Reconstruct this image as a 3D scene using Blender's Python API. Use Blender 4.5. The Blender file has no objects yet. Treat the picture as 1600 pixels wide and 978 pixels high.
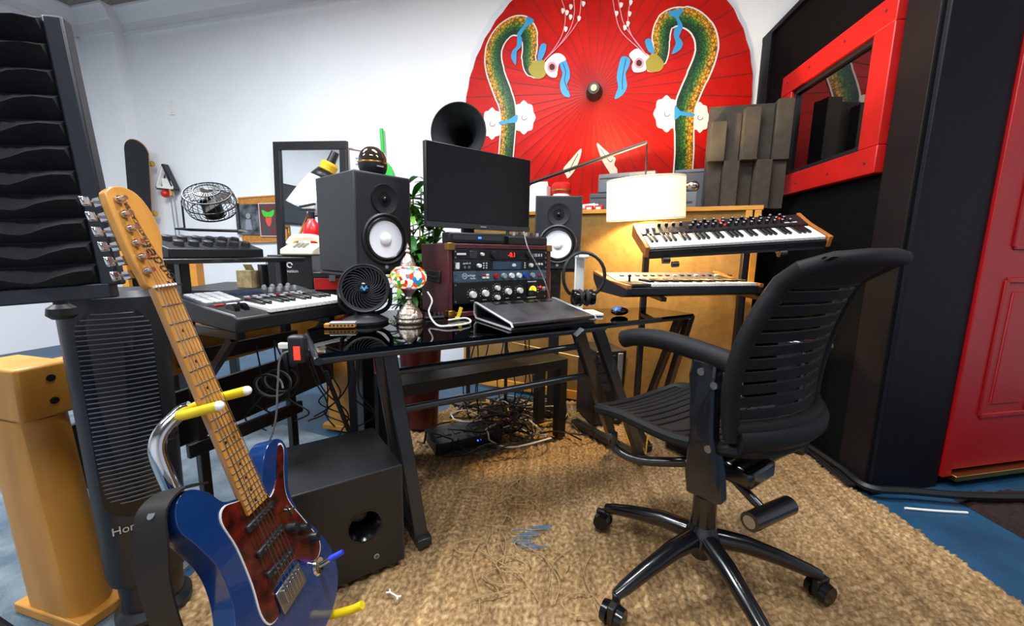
import bpy, bmesh, math, random
from mathutils import Matrix, Vector
random.seed(7)
sc = bpy.context.scene
COL = sc.collection
# ---------------------------------------------------------------- camera
FPX, CX, CY, CAMH = 622.2, 800.0, 489.0, 1.02
dn = Vector((738-CX, 4500-CY, FPX)).normalized()          # world "down" seen in the camera (x right, y down, z forward)
fw = (Vector((0, 0, 1)) - dn*dn.z).normalized()
rt = dn.cross(fw)
RC = Matrix((rt, fw, -dn))                                # camera axes -> world
EYE = Vector((0, 0, CAMH))
cam = bpy.data.cameras.new('camera'); cam.sensor_width = 36; cam.lens = 36*FPX/1600; cam.clip_start = .02
co = bpy.data.objects.new('camera', cam); COL.objects.link(co); sc.camera = co
co.matrix_world = Matrix.Translation(EYE) @ (RC @ Matrix(((1,0,0),(0,-1,0),(0,0,-1)))).to_4x4()
def ray(x, y): return RC @ Vector((x-CX, y-CY, FPX))
def Z(x, y, z):                                           # pixel -> point at height z
    r = ray(x, y); return EYE + r*((z-CAMH)/r.z)
def D(x, y, d):                                           # pixel -> point at depth d
    r = ray(x, y); return EYE + r*(d/r.y)
def PL(x, y, p, n):                                       # pixel -> point on a plane
    r = ray(x, y); return EYE + r*((Vector(p)-EYE).dot(n)/r.dot(n))
# ---------------------------------------------------------------- world, light, exposure
w = bpy.data.worlds.new('world'); sc.world = w; w.use_nodes = True
w.node_tree.nodes['Background'].inputs[0].default_value = (.75, .85, 1, 1)
w.node_tree.nodes['Background'].inputs[1].default_value = .15
sc.view_settings.view_transform = 'Standard'; sc.view_settings.look = 'None'
sc.view_settings.exposure = 0.45; sc.view_settings.gamma = 1; sc.view_settings.use_curve_mapping = False
CEIL = 3.36
TROFFERS = [(-2.1, 1.6, 95), (.1, 1.3, 62), (-.3, -.7, 50), (1.9, .3, 30), (-3.2, .4, 70)]  # last lamp is added to brighten the left part of the back wall
for x, y, p in TROFFERS:
    l = bpy.data.lights.new('ceiling_lamp', 'AREA'); l.shape = 'RECTANGLE'; l.size = 1.15; l.size_y = .28
    l.energy = p; l.color = (.93, .97, 1)
    o = bpy.data.objects.new('ceiling_lamp', l); COL.objects.link(o); o.location = (x, y, CEIL-.085)
# ---------------------------------------------------------------- materials
def lin(h):
    h = h.lstrip('#'); c = [int(h[i:i+2], 16)/255 for i in (0, 2, 4)]
    return tuple(x/12.92 if x <= .04045 else ((x+.055)/1.055)**2.4 for x in c) + (1,)
MATS = {}
def mat(name, col, rough=.5, metal=0, var=0, vs=8, col2=None, bump=0, bs=60, emit=None, es=0, coat=0, trans=0, alpha=1, spec=None, stretch=None, ior=None):
    if name in MATS: return MATS[name]
    m = bpy.data.materials.new(name); m.use_nodes = True; MATS[name] = m
    nt = m.node_tree; N = nt.nodes; L = nt.links; b = N['Principled BSDF']
    c = lin(col); b.inputs['Base Color'].default_value = c; m.diffuse_color = c
    b.inputs['Roughness'].default_value = rough; b.inputs['Metallic'].default_value = metal
    b.inputs['Coat Weight'].default_value = coat; b.inputs['Transmission Weight'].default_value = trans
    if spec is not None: b.inputs['Specular IOR Level'].default_value = spec
    if ior: b.inputs['IOR'].default_value = ior
    if emit: b.inputs['Emission Color'].default_value = lin(emit); b.inputs['Emission Strength'].default_value = es
    tc = None
    if var or bump or col2:
        tc = N.new('ShaderNodeTexCoord'); mp = N.new('ShaderNodeMapping'); L.new(tc.outputs['Object'], mp.inputs[0])
        if stretch: mp.inputs['Scale'].default_value = stretch
    if var or col2:
        n = N.new('ShaderNodeTexNoise'); n.inputs['Scale'].default_value = vs; n.inputs['Detail'].default_value = 5
        L.new(mp.outputs[0], n.inputs['Vector'])
        r = N.new('ShaderNodeValToRGB'); L.new(n.outputs[0], r.inputs[0])
        if col2: a, d = c, lin(col2)
        else: a = tuple(x*(1-var) for x in c[:3])+(1,); d = tuple(min(1, x*(1+var)) for x in c[:3])+(1,)
        r.color_ramp.elements[0].color = a; r.color_ramp.elements[1].color = d
        r.color_ramp.elements[0].position = .35; r.color_ramp.elements[1].position = .65
        L.new(r.outputs[0], b.inputs['Base Color'])
    if bump:
        n2 = N.new('ShaderNodeTexNoise'); n2.inputs['Scale'].default_value = bs; n2.inputs['Detail'].default_value = 4
        L.new(mp.outputs[0], n2.inputs['Vector'])
        bp = N.new('ShaderNodeBump'); bp.inputs['Strength'].default_value = bump; bp.inputs['Distance'].default_value = .01
        L.new(n2.outputs[0], bp.inputs['Height']); L.new(bp.outputs[0], b.inputs['Normal'])
    return m
def glassmat(name, tint, rough=.0, fres=1.5):
    m = bpy.data.materials.new(name); m.use_nodes = True; nt = m.node_tree; N = nt.nodes; L = nt.links
    for n in list(N):
        if n.type != 'OUTPUT_MATERIAL': N.remove(n)
    t = N.new('ShaderNodeBsdfTransparent'); t.inputs[0].default_value = lin(tint)
    g = N.new('ShaderNodeBsdfGlossy'); g.inputs['Roughness'].default_value = rough
    f = N.new('ShaderNodeFresnel'); f.inputs[0].default_value = fres
    x = N.new('ShaderNodeMixShader'); L.new(f.outputs[0], x.inputs[0]); L.new(t.outputs[0], x.inputs[1]); L.new(g.outputs[0], x.inputs[2])
    L.new(x.outputs[0], N['Material Output'].inputs[0]); MATS[name] = m; return m
BLK = mat('black_plastic', '#141518', .45, var=.15, vs=20)
BLKG = mat('black_gloss', '#0b0c0f', .18)
BLKM = mat('black_metal', '#15171a', .4, metal=.0, coat=.2)
DKGREY = mat('dark_grey_plastic', '#2a2c30', .5)
CHROME = mat('chrome', '#d8dade', .12, metal=1)
STEEL = mat('brushed_steel', '#a9abae', .32, metal=1)
WHITE = mat('white_plastic', '#e9e8e4', .4)
SILVER = mat('silver_plastic', '#b4b6ba', .35, metal=.5)
OAK = mat('light_oak', '#b57a2a', .42, col2='#c88d3a', vs=5, stretch=(3, 3, .5))
PINE = mat('pine_trim', '#c98c34', .5, col2='#b87a26', vs=6, stretch=(1, 1, 4))
RED = mat('red_paint', '#b01512', .4, var=.1, vs=6)
CABLE = mat('cable_black', '#0d0d0f', .5)
CABLEG = mat('cable_grey', '#8d9095', .5)
CABLEW = mat('cable_white', '#dcdcd6', .45)
CABLEY = mat('cable_yellow', '#c29a1c', .5)
YEL = mat('yellow_rubber', '#e2c413', .45)
GOLD = mat('brass', '#b98f45', .3, metal=1)
# ---------------------------------------------------------------- mesh helpers
class MB:
    def __init__(s): s.v = []; s.f = []; s.uv = None
    def add(s, vs, fs, M=None):
        o = len(s.v); s.v += [(M @ Vector(p)) if M is not None else Vector(p) for p in vs]
        s.f += [tuple(i+o for i in f) for f in fs]; return s
    def box(s, c, z, M=None, R=None):
        c = Vector(c); h = Vector(z)/2
        vs = [Vector((x*h.x, y*h.y, k*h.z)) for x in (-1, 1) for y in (-1, 1) for k in (-1, 1)]
        if R is not None: vs = [R @ v for v in vs]
        return s.add([c+v for v in vs], [(0,1,3,2),(4,6,7,5),(0,4,5,1),(2,3,7,6),(0,2,6,4),(1,5,7,3)], M)
    def beam(s, a, b, wd, ht, up=(0,0,1), M=None):           # rectangular bar a->b
        a = Vector(a); b = Vector(b); d = (b-a); y = d.normalized(); u = Vector(up)
        x = y.cross(u)
        if x.length < 1e-4: x = y.cross(Vector((0,1,0)))
        x.normalize(); z = x.cross(y)
        return s.box((a+b)/2, (wd, d.length, ht), M, Matrix((x, y, z)).transposed())
    def cyl(s, a, b, r, r1=None, n=16, M=None, cap=True):
        a = Vector(a); b = Vector(b); r1 = r if r1 is None else r1; d = (b-a).normalized()
        x = d.orthogonal().normalized(); y = d.cross(x); vs = []
        for p, q in ((a, r), (b, r1)):
            for i in range(n):
                t = 2*math.pi*i/n; vs.append(p+(x*math.cos(t)+y*math.sin(t))*q)
        fs = [(i, (i+1) % n, n+(i+1) % n, n+i) for i in range(n)]
        if cap: fs += [tuple(range(n-1, -1, -1)), tuple(range(n, 2*n))]
        return s.add(vs, fs, M)
    def tube(s, pts, r, n=8, closed=False, M=None, rr=None):
        P = [Vector(p) for p in pts]; m = len(P); vs = []; fs = []; x = None
        for i in range(m):
            a = P[i-1] if (i or closed) else P[0]; b = P[(i+1) % m] if (i < m-1 or closed) else P[-1]
            t = (b-a).normalized() if (b-a).length > 1e-9 else Vector((0,0,1))
            x = t.orthogonal() if x is None else x-t*x.dot(t)
            if x.length < 1e-6: x = t.orthogonal()
            x.normalize(); y = t.cross(x); q = rr[i] if rr else r
            vs += [P[i]+(x*math.cos(2*math.pi*k/n)+y*math.sin(2*math.pi*k/n))*q for k in range(n)]
        for i in range(m if closed else m-1):
            j = (i+1) % m
            fs += [(i*n+k, i*n+(k+1) % n, j*n+(k+1) % n, j*n+k) for k in range(n)]
        if not closed: fs += [tuple(range(n-1, -1, -1)), tuple(range((m-1)*n, m*n))]
        return s.add(vs, fs, M)
    def lathe(s, prof, n=24, M=None, cap=True):              # prof: (r, z)
        vs = []; fs = []; m = len(prof)
        for r, z in prof: vs += [(r*math.cos(2*math.pi*k/n), r*math.sin(2*math.pi*k/n), z) for k in range(n)]
        for i in range(m-1): fs += [(i*n+k, i*n+(k+1) % n, (i+1)*n+(k+1) % n, (i+1)*n+k) for k in range(n)]
        if cap:
            if prof[0][0] > 1e-5: fs.append(tuple(range(n-1, -1, -1)))
            if prof[-1][0] > 1e-5: fs.append(tuple(range((m-1)*n, m*n)))
        return s.add(vs, fs, M)
    def ball(s, c, r, M=None, n=16, sc_=(1,1,1)):
        k = n//2
        T = Matrix.Translation(Vector(c)) @ Matrix.Diagonal((*sc_, 1))
        if M is not None: T = M @ T
        return s.lathe([(max(r*math.sin(math.pi*i/k), 1e-4), -r*math.cos(math.pi*i/k)) for i in range(k+1)], n, T, False)
    def prism(s, poly, z0, z1, M=None):                     # outline in xy, extruded along z
        n = len(poly); vs = [(x, y, z0) for x, y in poly]+[(x, y, z1) for x, y in poly]
        ar = sum(poly[i][0]*poly[(i+1) % n][1]-poly[(i+1) % n][0]*poly[i][1] for i in range(n))
        fs = [tuple(range(n-1, -1, -1)), tuple(range(n, 2*n))]+[(i, (i+1) % n, n+(i+1) % n, n+i) for i in range(n)]
        if ar < 0: fs = [f[::-1] for f in fs]
        return s.add(vs, fs, M)
    def grid(s, fn, nu, nv, M=None):
        vs = [fn(i/nu, j/nv) for j in range(nv+1) for i in range(nu+1)]
        return s.add(vs, [(j*(nu+1)+i, j*(nu+1)+i+1, (j+1)*(nu+1)+i+1, (j+1)*(nu+1)+i) for j in range(nv) for i in range(nu)], M)
    def build(s, name, m, parent=None, world=False, bevel=0, seg=2, sharp=38, solid=0, subsurf=0):
        vs = s.v
        if world and parent is not None:
            inv = TM[parent.name].inverted(); vs = [inv @ v for v in vs]
        me = bpy.data.meshes.new(name); me.from_pydata([tuple(v) for v in vs], [], s.f)
        me.materials.append(m if not isinstance(m, str) else MATS[m])
        me.polygons.foreach_set('use_smooth', [True]*len(me.polygons)); me.update()
        me.set_sharp_from_angle(angle=math.radians(sharp))
        if s.uv:
            ul = me.uv_layers.new(name='UVMap')
            for lo in me.loops: ul.data[lo.index].uv = s.uv[lo.vertex_index]
        o = bpy.data.objects.new(name, me); COL.objects.link(o)
        if parent is not None: o.parent = parent; TM[o.name] = TM[parent.name]
        else: TM[o.name] = Matrix()
        if solid:
            q = o.modifiers.new('solid', 'SOLIDIFY'); q.thickness = solid; q.offset = 0
        if subsurf:
            q = o.modifiers.new('sub', 'SUBSURF'); q.levels = subsurf; q.render_levels = subsurf
        if bevel:
            q = o.modifiers.new('bevel', 'BEVEL'); q.width = bevel; q.segments = seg; q.limit_method = 'ANGLE'; q.angle_limit = math.radians(40)
        return o
TM = {}
def tag(o, label, cat, group=None, kind=None):
    if label: o['label'] = label
    if cat: o['category'] = cat
    if group: o['group'] = group
    if kind: o['kind'] = kind
    return o
def thing(name, label, cat, M=None, group=None):
    o = bpy.data.objects.new(name, None); COL.objects.link(o); o.empty_display_size = .05
    M = M if M is not None else Matrix()
    o.matrix_world = M; TM[o.name] = M.copy(); return tag(o, label, cat, group)
def fr(loc, az=0, tilt=0, roll=0):                          # local +y faces azimuth az (degrees, from +Y clockwise)
    return Matrix.Translation(Vector(loc)) @ Matrix.Rotation(-math.radians(az), 4, 'Z') @ Matrix.Rotation(math.radians(tilt), 4, 'X') @ Matrix.Rotation(math.radians(roll), 4, 'Y')
def copy(o, parent, M=None, m=None):
    c = o.copy(); COL.objects.link(c); c.parent = parent; TM[c.name] = TM[parent.name] if parent else Matrix()
    if M is not None: c.matrix_local = M
    if m: c.data = c.data.copy(); c.data.materials[0] = m
    return c
def struct(o): o['kind'] = 'structure'; return o
def part(name, m, parent, fn, **k):
    b = MB(); fn(b); return b.build(name, m, parent, **k)
def bez(pts, n=8):                                          # Catmull-Rom through points
    P = [Vector(p) for p in pts]; P = [P[0]*2-P[1]]+P+[P[-1]*2-P[-2]]; out = []
    for i in range(1, len(P)-2):
        a, b, c, d = P[i-1:i+3]
        for k in range(n):
            t = k/n; out.append(.5*((2*b)+(c-a)*t+(2*a-5*b+4*c-d)*t*t+(3*b-a-3*c+d)*t**3))
    return out+[P[-2]]
def text(body, size, m, parent, M, name='lettering', extrude=.0004, align='CENTER', shear=0):
    cu = bpy.data.curves.new(name, 'FONT'); cu.body = body; cu.size = size; cu.extrude = extrude; cu.align_x = align; cu.align_y = 'CENTER'; cu.shear = shear; cu.resolution_u = 3
    t = bpy.data.objects.new('tmp', cu); COL.objects.link(t)
    me = bpy.data.meshes.new_from_object(t.evaluated_get(bpy.context.evaluated_depsgraph_get()))
    bpy.data.objects.remove(t); bpy.data.curves.remove(cu)
    me.transform(M); me.materials.clear(); me.materials.append(m); me.name = name
    o = bpy.data.objects.new(name, me); COL.objects.link(o); o.parent = parent; TM[o.name] = TM[parent.name]; return o
def FACE(x, y, z, az=180):                                  # text frame: reads upright, facing local azimuth az
    return Matrix.Translation((x, y, z)) @ Matrix.Rotation(math.radians(180-az), 4, 'Z') @ Matrix.Rotation(math.pi/2, 4, 'X')

def bar(wd, ht, m, parent, M, name='print_line'):          # small illegible printed line
    b = MB(); b.box((0, 0, 0), (wd, ht, .0006), M); return b.build(name, m, parent)
# ================================================================ THE ROOM
WN = Vector((-.2453, -.9695, 0)).normalized(); WD = Vector((.9695, -.2453, 0)).normalized()
WP = Vector((0, 3.42, 0))
def WALL(x, y, off=0.): return PL(x, y, WP+WN*off, WN)
CORN = WP - WD*4.62                                        # left rear corner of the room
LD = Vector((-.2453, -.9695, 0))                          # along the left wall, towards the camera side
M_WALL = mat('white_wall_paint', '#e8eaee', .6, var=.025, vs=1.5, bump=.06, bs=25)
M_CEIL = mat('ceiling_grey', '#8d8780', .9, var=.25, vs=60, bump=.5, bs=120)
M_CONC = mat('blue_floor_paint', '#143c58', .45, col2='#204c6a', vs=5, bump=.1, bs=40)
def slab(name, a, b, z0, z1, th, m, nrm):                 # wall from a to b, thickness away from nrm
    a = Vector(a); b = Vector(b); n = Vector(nrm).normalized(); q = MB()
    vs = [a, b, b-n*th, a-n*th]
    q.add([(p.x, p.y, z0) for p in vs]+[(p.x, p.y, z1) for p in vs], [(0,1,2,3)[::-1], (4,5,6,7), (0,1,5,4), (1,2,6,5), (2,3,7,6), (3,0,4,7)])
    bmf = q.build(name, m); return struct(bmf)
FR = -3.0
slab('wall_back', CORN, WP+WD*4.8, 0, CEIL, .12, M_WALL, WN)
LN = Vector((.9695, -.2453, 0))
slab('wall_left', CORN, CORN+LD*8.2, 0, CEIL, .12, M_WALL, LN)
slab('wall_front', (-7.5, FR, 0), (5.2, FR, 0), 0, CEIL, .12, M_WALL, (0, 1, 0))
slab('wall_right', (4.6, 3, 0), (4.6, FR, 0), 0, CEIL, .12, M_WALL, (-1, 0, 0))
struct(part('floor', M_CONC, None, lambda b: b.box((-1, 1, -.05), (13, 9, .1))))
struct(part('ceiling', M_CEIL, None, lambda b: b.box((-1, 1, CEIL+.05), (13, 9, .1))))
# crown mouldings: stacked profile along the two visible walls, and the corner pilaster
def mould(name, a, d, n, ln):
    q = MB(); pr = [(0, -.245), (.022, -.245), (.022, -.21), (.012, -.2), (.012, -.13), (.035, -.11), (.05, -.05), (.085, -.02), (.085, 0), (0, 0)]
    a = Vector(a); vs = []
    for t in (0, ln):
        for o, z in pr: p = a+d*t+n*o; vs.append((p.x, p.y, CEIL+z))
    k = len(pr); q.add(vs, [(i, (i+1) % k, k+(i+1) % k, k+i) for i in range(k)]+[tuple(range(k)), tuple(range(2*k-1, k-1, -1))])
    return struct(q.build(name, M_WALL))
mould('trim_1', CORN+WD*.5, WD, WN, 6.5); mould('trim_2', CORN, LD, LN, 5)
mould('trim_3', CORN+WN*.09, WD, WN, .5)
pil = MB(); c = CORN+WD*.25+WN*.045; R3 = Matrix((WD, -WN, Vector((0, 0, 1)))).transposed()
pil.box((c.x, c.y, CEIL/2), (.5, .09, CEIL), None, R3); struct(pil.build('trim_4', M_WALL))
# white door casing on the left wall
dc = MB(); c = CORN+LD*.42
for t in (.2, 1.2): dc.box(CORN+LD*t+LN*.015+Vector((0, 0, 1.05)), (.1, .03, 2.1), None, Matrix((LD, LN, Vector((0, 0, 1)))).transposed())
dc.box(CORN+LD*.7+LN*.015+Vector((0, 0, 2.15)), (1.1, .03, .1), None, Matrix((LD, LN, Vector((0, 0, 1)))).transposed())
struct(dc.build('trim_5', MATS['white_plastic']))
# ceiling light fixtures, out of view; the last is added to brighten the left side
for x, y, p in TROFFERS:
    t = thing('ceiling_light', 'white ceiling light fixture with a lit diffuser, out of view high over the room', 'light', fr((x, y, CEIL)), 'ceiling light fixtures')
    part('housing', WHITE, t, lambda b: (b.box((0, 0, -.035), (1.25, .36, .07)),))
    for s in (-1, 1):
        part('side_rail', WHITE, t, lambda b: b.box((0, s*.165, -.085), (1.25, .03, .03)))
# ---------------------------------------------------------------- isolation booth on the right
BN = Vector((-math.cos(math.radians(6.3)), math.sin(math.radians(6.3)), 0)); BD = Vector((math.sin(math.radians(6.3)), math.cos(math.radians(6.3)), 0))
BP = Vector((1.587, 1.879, 0))
def BO(x, y, off=0.): return PL(x, y, BP+BN*off, BN)
M_BOOTH = mat('booth_black_fabric', '#060606', .9, var=.3, vs=40, bump=.3, bs=200, spec=.1)
M_BROWN = mat('booth_dark_brown', '#0e0a0b', .6, var=.2, vs=4, spec=.25)
M_NAVY = mat('booth_navy_paint', '#090b12', .5, var=.2, vs=6, spec=.18)
BH = 2.46
nearT = -.28; farT = 1.12
def bpt(t): return BP+BD*t
c0 = bpt(nearT); c1 = bpt(farT)
dd = Vector((.978, .207, 0)).normalized(); dn2 = Vector((dd.y, -dd.x, 0))       # door wall direction and its outward normal
b = MB(); B = [c0, c1, c1+Vector((2.4, -.3, 0)), c0+dd*2.5]
b.add([(p.x, p.y, 0) for p in B]+[(p.x, p.y, BH) for p in B], [(0,1,2,3), (7,6,5,4), (0,4,5,1), (1,5,6,2), (2,6,7,3), (3,7,4,0)])
struct(b.build('wall_booth', M_BOOTH))
def onb(name, m, t0, t1, z0, z1, th, off=0):              # board on the booth's window side
    q = MB(); a = bpt((t0+t1)/2)+BN*(off+th/2); q.box((a.x, a.y, (z0+z1)/2), (th, abs(t1-t0), z1-z0), None, Matrix((-BN, BD, Vector((0, 0, 1)))).transposed())
    return struct(q.build(name, m, bevel=.002))
onb('trim_6', M_BROWN, nearT+.006, nearT+.165, .0, BH, .012)
onb('trim_7', M_NAVY, farT-.13, farT-.005, .0, BH, .02)
onb('trim_8', M_NAVY, nearT, farT, BH, BH+.03, .08, -.06)
def ond(name, m, t0, t1, z0, z1, th, off=0, st=True):     # board on the booth's door side
    q = MB(); a = c0+dd*((t0+t1)/2)+dn2*(off+th/2); q.box((a.x, a.y, (z0+z1)/2), (abs(t1-t0), th, z1-z0), None, Matrix((dd, -dn2, Vector((0, 0, 1)))).transposed())
    o = q.build(name, m, bevel=.003)
    return struct(o) if st else o
ond('trim_9', M_NAVY, .0, .375, 0, BH, .018)
M_DOOR = mat('red_door_paint', '#a80d12', .38, var=.08, vs=3)
ond('trim_10', M_DOOR, .378, .43, 0.05, 2.14, .03); ond('trim_11', M_DOOR, 1.33, 1.39, .05, 2.14, .03); ond('trim_12', M_DOOR, .378, 1.39, 2.14, 2.2, .03)
ond('trim_13', GOLD, .43, 1.33, .035, .06, .05)
# door leaf with raised panels
q = MB(); A = c0+dd*.44+dn2*.002
DR = Matrix.Translation((A.x, A.y, .07)) @ Matrix((dd, -dn2, Vector((0, 0, 1)))).transposed().to_4x4()
dr = bpy.data.objects.new('door_1', None); COL.objects.link(dr); dr.matrix_world = DR; TM['door_1'] = DR; struct(dr); dr['label'] = 'red panelled door of the black booth'
part('door_leaf', M_DOOR, dr, lambda b: b.box((.44, 0, 1.03), (.88, .02, 2.06)), bevel=.002)
for x0, x1 in ((.12, .41), (.47, .76)):
    for z0, z1 in ((.25, .86), (1.0, 1.55), (1.65, 1.92)):
        def pan(b):
            b.box(((x0+x1)/2, -.012, z0), (x1-x0, .012, .025)); b.box(((x0+x1)/2, -.012, z1), (x1-x0, .012, .025))
            b.box((x0, -.012, (z0+z1)/2), (.025, .012, z1-z0)); b.box((x1, -.012, (z0+z1)/2), (.025, .012, z1-z0))
            b.box(((x0+x1)/2, -.011, (z0+z1)/2), (x1-x0-.1, .01, z1-z0-.1))
        part('door_panel', M_DOOR, dr, pan, bevel=.006)
for z in (.35, 1.72): part('hinge', MATS['red_paint'], dr, lambda b: b.cyl((-.012, -.018, z-.05), (-.012, -.018, z+.05), .008))
# red framed observation window
tl, bl, br = BO(1219, 137), BO(1213, 310), BO(1382, 260)
t0, t1 = (br-BP).dot(BD), (bl-BP).dot(BD); z0, z1 = 1.375, 2.085
wi = bpy.data.objects.new('window_1', None); COL.objects.link(wi)
a = bpt(t0)+BN*.0; WM = Matrix.Translation((a.x, a.y, z0)) @ Matrix((BD, BN, Vector((0, 0, 1)))).transposed().to_4x4()
wi.matrix_world = WM; TM['window_1'] = WM; struct(wi); wi['label'] = 'red framed observation window in the black booth wall'
ww, wh, fwid = t1-t0, z1-z0, .115
M_WRED = mat('window_red_paint', '#b3120d', .42, var=.1, vs=8, bump=.08, bs=30)
for nm, cx_, cz_, sx, sz in (('frame_rail', ww/2, fwid/2, ww, fwid), ('frame_rail', ww/2, wh-fwid/2, ww, fwid), ('frame_stile', fwid/2, wh/2, fwid, wh-2*fwid), ('frame_stile', ww-fwid/2, wh/2, fwid, wh-2*fwid)):
    part(nm, M_WRED, wi, lambda b: b.box((cx_, .02, cz_), (sx, .04, sz)), bevel=.004)
part('reveal', BLK, wi, lambda b: [b.box((ww/2, .012, fwid+.012), (ww-2*fwid, .024, .024)), b.box((fwid+.012, .012, wh/2), (.024, .024, wh-2*fwid)), b.box((ww-fwid-.012, .012, wh/2), (.024, .024, wh-2*fwid)), b.box((ww/2, .012, wh-fwid-.012), (ww-2*fwid, .024, .024))])
part('pane', mat('dark_window_glass', '#050506', .02, spec=.9, ior=1.75), wi, lambda b: b.box((ww/2, .004, wh/2), (ww-2*fwid, .006, wh-2*fwid)))
scr = part('screw', DKGREY, wi, lambda b: b.cyl((0, .04, 0), (0, .0425, 0), .006, n=8))
sp = [(x, z) for x in (.06, ww*.36, ww*.68, ww-.06) for z in (.05, wh-.05)]
for i, (x, z) in enumerate(sp):
    o = scr if i == 0 else copy(scr, wi)
    o.location = (x, 0, z)
# ---------------------------------------------------------------- floor coverings
M_CARP = mat('grey_carpet', '#6d7780', .95, col2='#475a66', vs=9, bump=.6, bs=150)
tag(part('carpet', M_CARP, None, lambda b: b.add([(-4.6, -2.4, 0), (-1.4, -2.4, 0), (-.93, 2.0, 0), (-1.5, 2.25, 0), (-4.3, 2.9, 0), (-4.6, -2.4, .012), (-1.4, -2.4, .012), (-.93, 2.0, .012), (-1.5, 2.25, .012), (-4.3, 2.9, .012)], [(4,3,2,1,0), (5,6,7,8,9), (0,1,6,5), (1,2,7,6), (2,3,8,7), (3,4,9,8), (4,0,5,9)])), 'mottled blue grey carpet under the oak console', 'carpet')
M_JUTE = mat('jute', '#b9955c', .95)
nt = M_JUTE.node_tree; N = nt.nodes; L = nt.links
tc = N.new('ShaderNodeTexCoord'); mp = N.new('ShaderNodeMapping'); mp.inputs['Scale'].default_value = (38, 26, 1); L.new(tc.outputs['UV'], mp.inputs[0])
n1 = N.new('ShaderNodeTexNoise'); n1.inputs['Scale'].default_value = 2.2; n1.inputs['Detail'].default_value = 6; L.new(mp.outputs[0], n1.inputs['Vector'])
n2 = N.new('ShaderNodeTexNoise'); n2.inputs['Scale'].default_value = 2.0; n2.inputs['Detail'].default_value = 3; L.new(tc.outputs['UV'], n2.inputs['Vector'])
r1 = N.new('ShaderNodeValToRGB'); L.new(n1.outputs[0], r1.inputs[0])
for p, h in ((.3, '#6c5436'), (.5, '#a2845c'), (.72, '#cdb48e')):
    e = r1.color_ramp.elements.new(p); e.color = lin(h)
r1.color_ramp.elements.remove(r1.color_ramp.elements[0]); r1.color_ramp.elements.remove(r1.color_ramp.elements[-1])
mx = N.new('ShaderNodeMix'); mx.data_type = 'RGBA'; mx.blend_type = 'MULTIPLY'; mx.inputs[0].default_value = .55
r2 = N.new('ShaderNodeValToRGB'); r2.color_ramp.elements[0].color = lin('#d8c6a8'); r2.color_ramp.elements[0].position = .3; r2.color_ramp.elements[1].color = (1, 1, 1, 1); r2.color_ramp.elements[1].position = .65
L.new(n2.outputs[0], r2.inputs[0]); n3 = N.new('ShaderNodeTexNoise'); mp3 = N.new('ShaderNodeMapping'); mp3.inputs['Scale'].default_value = (9, .25, 1); L.new(tc.outputs['UV'], mp3.inputs[0]); L.new(mp3.outputs[0], n3.inputs['Vector']); n3.inputs['Scale'].default_value = 2; n3.inputs['Detail'].default_value = 3
r3 = N.new('ShaderNodeValToRGB'); r3.color_ramp.elements[0].color = (.55, .5, .42, 1); r3.color_ramp.elements[0].position = .35; r3.color_ramp.elements[1].color = (1.15, 1.12, 1.05, 1); r3.color_ramp.elements[1].position = .68; L.new(n3.outputs[0], r3.inputs[0])
mx3 = N.new('ShaderNodeMix'); mx3.data_type = 'RGBA'; mx3.blend_type = 'MULTIPLY'; mx3.inputs[0].default_value = .8; L.new(r1.outputs[0], mx3.inputs[6]); L.new(r3.outputs[0], mx3.inputs[7]); L.new(mx3.outputs[2], mx.inputs[6]); L.new(r2.outputs[0], mx.inputs[7]); L.new(mx.outputs[2], N['Principled BSDF'].inputs['Base Color'])
def redge(y): return 1.53 if y < 1.5 else 1.53-.03*min(1, (y-1.5)/.1)+.09*(y-1.6)
U0, PITCH = -1.0, .034
def rug():
    b = MB(); nu, nv = 440, 620; uv = []; rnd = random.Random(3); ph = [rnd.random()*6.3 for _ in range(300)]; ed = [rnd.uniform(-.012, .012) for _ in range(nv+1)]
    y0, y1 = .05, 2.6
    for j in range(nv+1):
        v = j/nv; y = y0+(y1-y0)*v; xl = -1.0+.1*(y-1)+.2*min(1, max(0, (y-1.7)/.3))+.25*min(1, max(0, (y-2.2)/.2)); xr = redge(y)+ed[j]
        for i in range(nu+1):
            u = i/nu; x = xl+(xr-xl)*u; s = (x-.11*(y-1)+1.2)/PITCH; row = int(s)
            h = abs(math.sin(math.pi*s))**.6*(.35+.65*abs(math.sin(math.pi*(y/.0185)+(row % 2)*1.57+.25*math.sin(ph[row % 300]+y*9)))**.7)
            wear = math.exp(-(((x-.02)/.3)**2+((y-1.22)/.42)**2)*.9)        # trodden bald patch
            z = .009+.0125*h*(1-.75*wear)+.004*math.sin(x*7+y*3)*math.sin(y*5)
            if i in (0, nu) or j in (0, nv): z = .001
            b.v.append(Vector((x, y, z))); uv.append((x-.11*y, y))
    b.f = [(j*(nu+1)+i, j*(nu+1)+i+1, (j+1)*(nu+1)+i+1, (j+1)*(nu+1)+i) for j in range(nv) for i in range(nu)]
    b.uv = uv; return b
rg = thing('jute_rug', 'woven straw coloured jute rug with a frayed worn patch', 'rug')
rug().build('weave', M_JUTE, rg, sharp=180)
M_STR = mat('jute_strand', '#a58a5c', .9, var=.25, vs=15); M_STRB = mat('blue_thread', '#4d6f8c', .8)
rnd = random.Random(11)
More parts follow.
